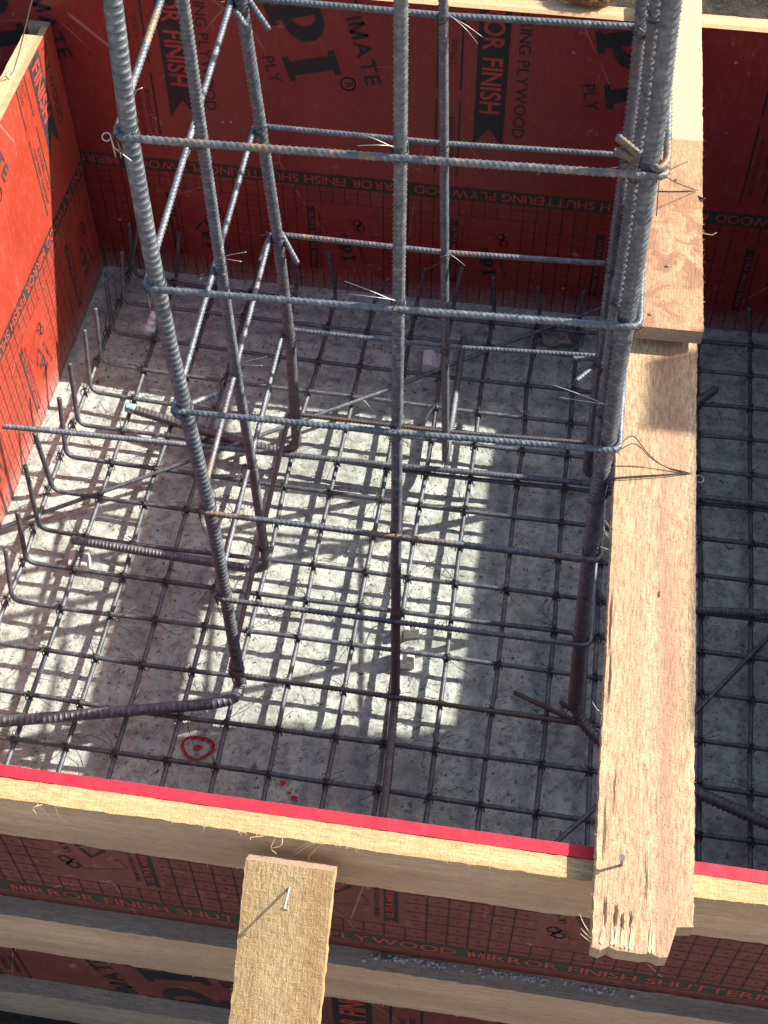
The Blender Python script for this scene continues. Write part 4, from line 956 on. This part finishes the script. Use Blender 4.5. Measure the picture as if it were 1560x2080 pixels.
# red paint ring and drips on the floor
def floor_poly(G, pts, z=.0048): G.add([(a, b, z) for a, b in pts], [tuple(range(len(pts)))])
G = Geo(); c = atz(402, 1520, 0); n = 44; rr = random.Random(2)
ro = []; ri = []
for k in range(n):
    a = 2 * PI * k / n; r1 = .041 + .0025 * math.sin(3 * a) + rr.uniform(-.0015, .0015); r2 = r1 - .0085 + rr.uniform(-.002, .002)
    ro.append((c[0] + r1 * math.cos(a), c[1] + r1 * .80 * math.sin(a), .0048)); ri.append((c[0] + r2 * math.cos(a), c[1] + r2 * .80 * math.sin(a), .0048))
G.add(ro + ri, [(k, (k + 1) % n, n + (k + 1) % n, n + k) for k in range(n)])
floor_poly(G, [(c[0] + .011 * math.cos(a) * (1 + .3 * math.sin(2 * a)), c[1] + .008 * math.sin(a)) for a in np.arange(12) * PI / 6])
tag(G.build('painted_ring', M_['paint']), 'red sprayed ring with a dot marked on the concrete floor', 'paint mark')
G = Geo()
for (x, y, s) in ((575, 1592, .008), (588, 1612, .005), (597, 1622, .008), (592, 1605, .003), (601, 1628, .004)):
    p = atz(x, y, 0); floor_poly(G, [(p[0] + s * math.cos(a) * rr.uniform(.7, 1.2), p[1] + s * .8 * math.sin(a) * rr.uniform(.7, 1.2)) for a in np.arange(10) * PI / 5])
tag(G.build('paint_drips', M_['paint']), 'small red paint drips on the concrete near the front wall', 'paint mark')

# crumpled scrap at the back
G = Geo(); c = np.array(atz(1135, 685, .01)); V = []; nn = 10
for a in range(nn + 1):
    for b in range(nn + 1):
        u, w = a / nn - .5, b / nn - .5; q = (u * 3, w * 3, 1.)
        V.append((c[0] + u * .15 + .02 * nz(q, 2, 3), c[1] + w * .09 + .02 * nz(q, 2, 7), .012 + .05 * abs(nz(q, 2.2, 1)) + .01 * nz(q, 7)))
G.add(V, [(a * (nn + 1) + b, a * (nn + 1) + b + 1, (a + 1) * (nn + 1) + b + 1, (a + 1) * (nn + 1) + b) for a in range(nn) for b in range(nn)])
o = G.build('crumpled_sack', M_['leaf']); tag(o, 'crumpled dirty scrap of sacking on the floor by the back panel', 'scrap')

# brown coir clump on the back timber
bm = bmesh.new(); c = atz(1193, -6, 1.045); bmesh.ops.create_icosphere(bm, subdivisions=4, radius=1)
for v in bm.verts:
    d = 1 + .12 * nz(v.co, 3, 2) + .06 * nz(v.co, 11, 5); v.co = Vector((v.co.x * .075 * d, v.co.y * .05 * d, v.co.z * .03 * d))
me = bpy.data.meshes.new('coir_clump'); bm.to_mesh(me); bm.free(); me.materials.append(M_['fibre'])
cl = bpy.data.objects.new('clump', me); ce = tag(empty('coir_clump', (c[0], c[1] + .03, 1.045)), 'brown fibrous coir clump resting on the back timber', 'fibre clump'); COL.objects.link(cl); cl.parent = ce
G = Geo(); rr = random.Random(9)
for _ in range(420):
    a = rr.uniform(0, 2 * PI); b = rr.uniform(-.4, 1.2); p = np.array([.072 * math.cos(a) * math.cos(b), .048 * math.sin(a) * math.cos(b), .028 * math.sin(b)])
    q = p * 1.05 + np.array([rr.uniform(-1, 1), rr.uniform(-1, 1), rr.uniform(-.5, 1)]) * .012; tube(G, [p, q, q + np.array([rr.uniform(-1, 1), rr.uniform(-1, 1), rr.uniform(-1, .6)]) * .01], .0006, 3, 0, .006, .004)
o = G.build('fibres', M_['fibre'], ce); o['kind'] = 'stuff'

# invented pile right of the form, outside the picture: it shades the front of the floor
def shade_pile(x0, x1, y0, y1_, z0, z1, name, label):
    y1 = y1_(z1) if callable(y1_) else y1_
    e = tag(empty(name, ((x0 + x1) / 2, (y0 + y1) / 2, z0)), label, 'shade blocker')
    h = .1; k = 0; z = z1
    while z > z0 + .02:
        if callable(y1_): y1 = y1_(z - h / 2)
        zb = max(z0, z - h); G = Geo(); y = y0; n = max(1, int(round((y1 - y0) / .4)))
        for q in range(n):
            a, b = y0 + (y1 - y0) * q / n, y0 + (y1 - y0) * (q + 1) / n - (.004 if q < n - 1 else 0)
            X0, X1, Y0, Y1, Z0, Z1 = x0 - e.location.x, x1 - e.location.x, a - e.location.y, b - e.location.y, zb - e.location.z, z - .004 - e.location.z
            G.add([(X0, Y0, Z0), (X1, Y0, Z0), (X1, Y1, Z0), (X0, Y1, Z0), (X0, Y0, Z1), (X1, Y0, Z1), (X1, Y1, Z1), (X0, Y1, Z1)], [(0, 3, 2, 1), (4, 5, 6, 7), (0, 1, 5, 4), (1, 2, 6, 5), (2, 3, 7, 6), (3, 0, 4, 7)])
        G.build('blocker_course', M_['blocker'], e); z -= h
    return e
DX = 3.3
def proj_y(Y1): return Y1 + .44 * (DX - 1.5)
def proj_z(Z1): return Z1 + (DX - 1.5) / 1.115
shade_pile(DX, DX + .4, proj_y(-.32), proj_y(.36), -.3, proj_z(.95), 'shade_blocker', 'long unseen grey shade blocker added right of the form')  # added only to shade the front of the floor
shade_pile(DX, DX + .4, proj_y(.36) + .005, lambda z: proj_y(float(np.interp(z - proj_z(0), [.38, .54, .76, 1.], [.37, .41, .52, .55]))), -.3, proj_z(1.04), 'shade_blocker', 'short taller unseen shade blocker added right of the form')  # added; its stepped end shapes the shade edge on floor and plank
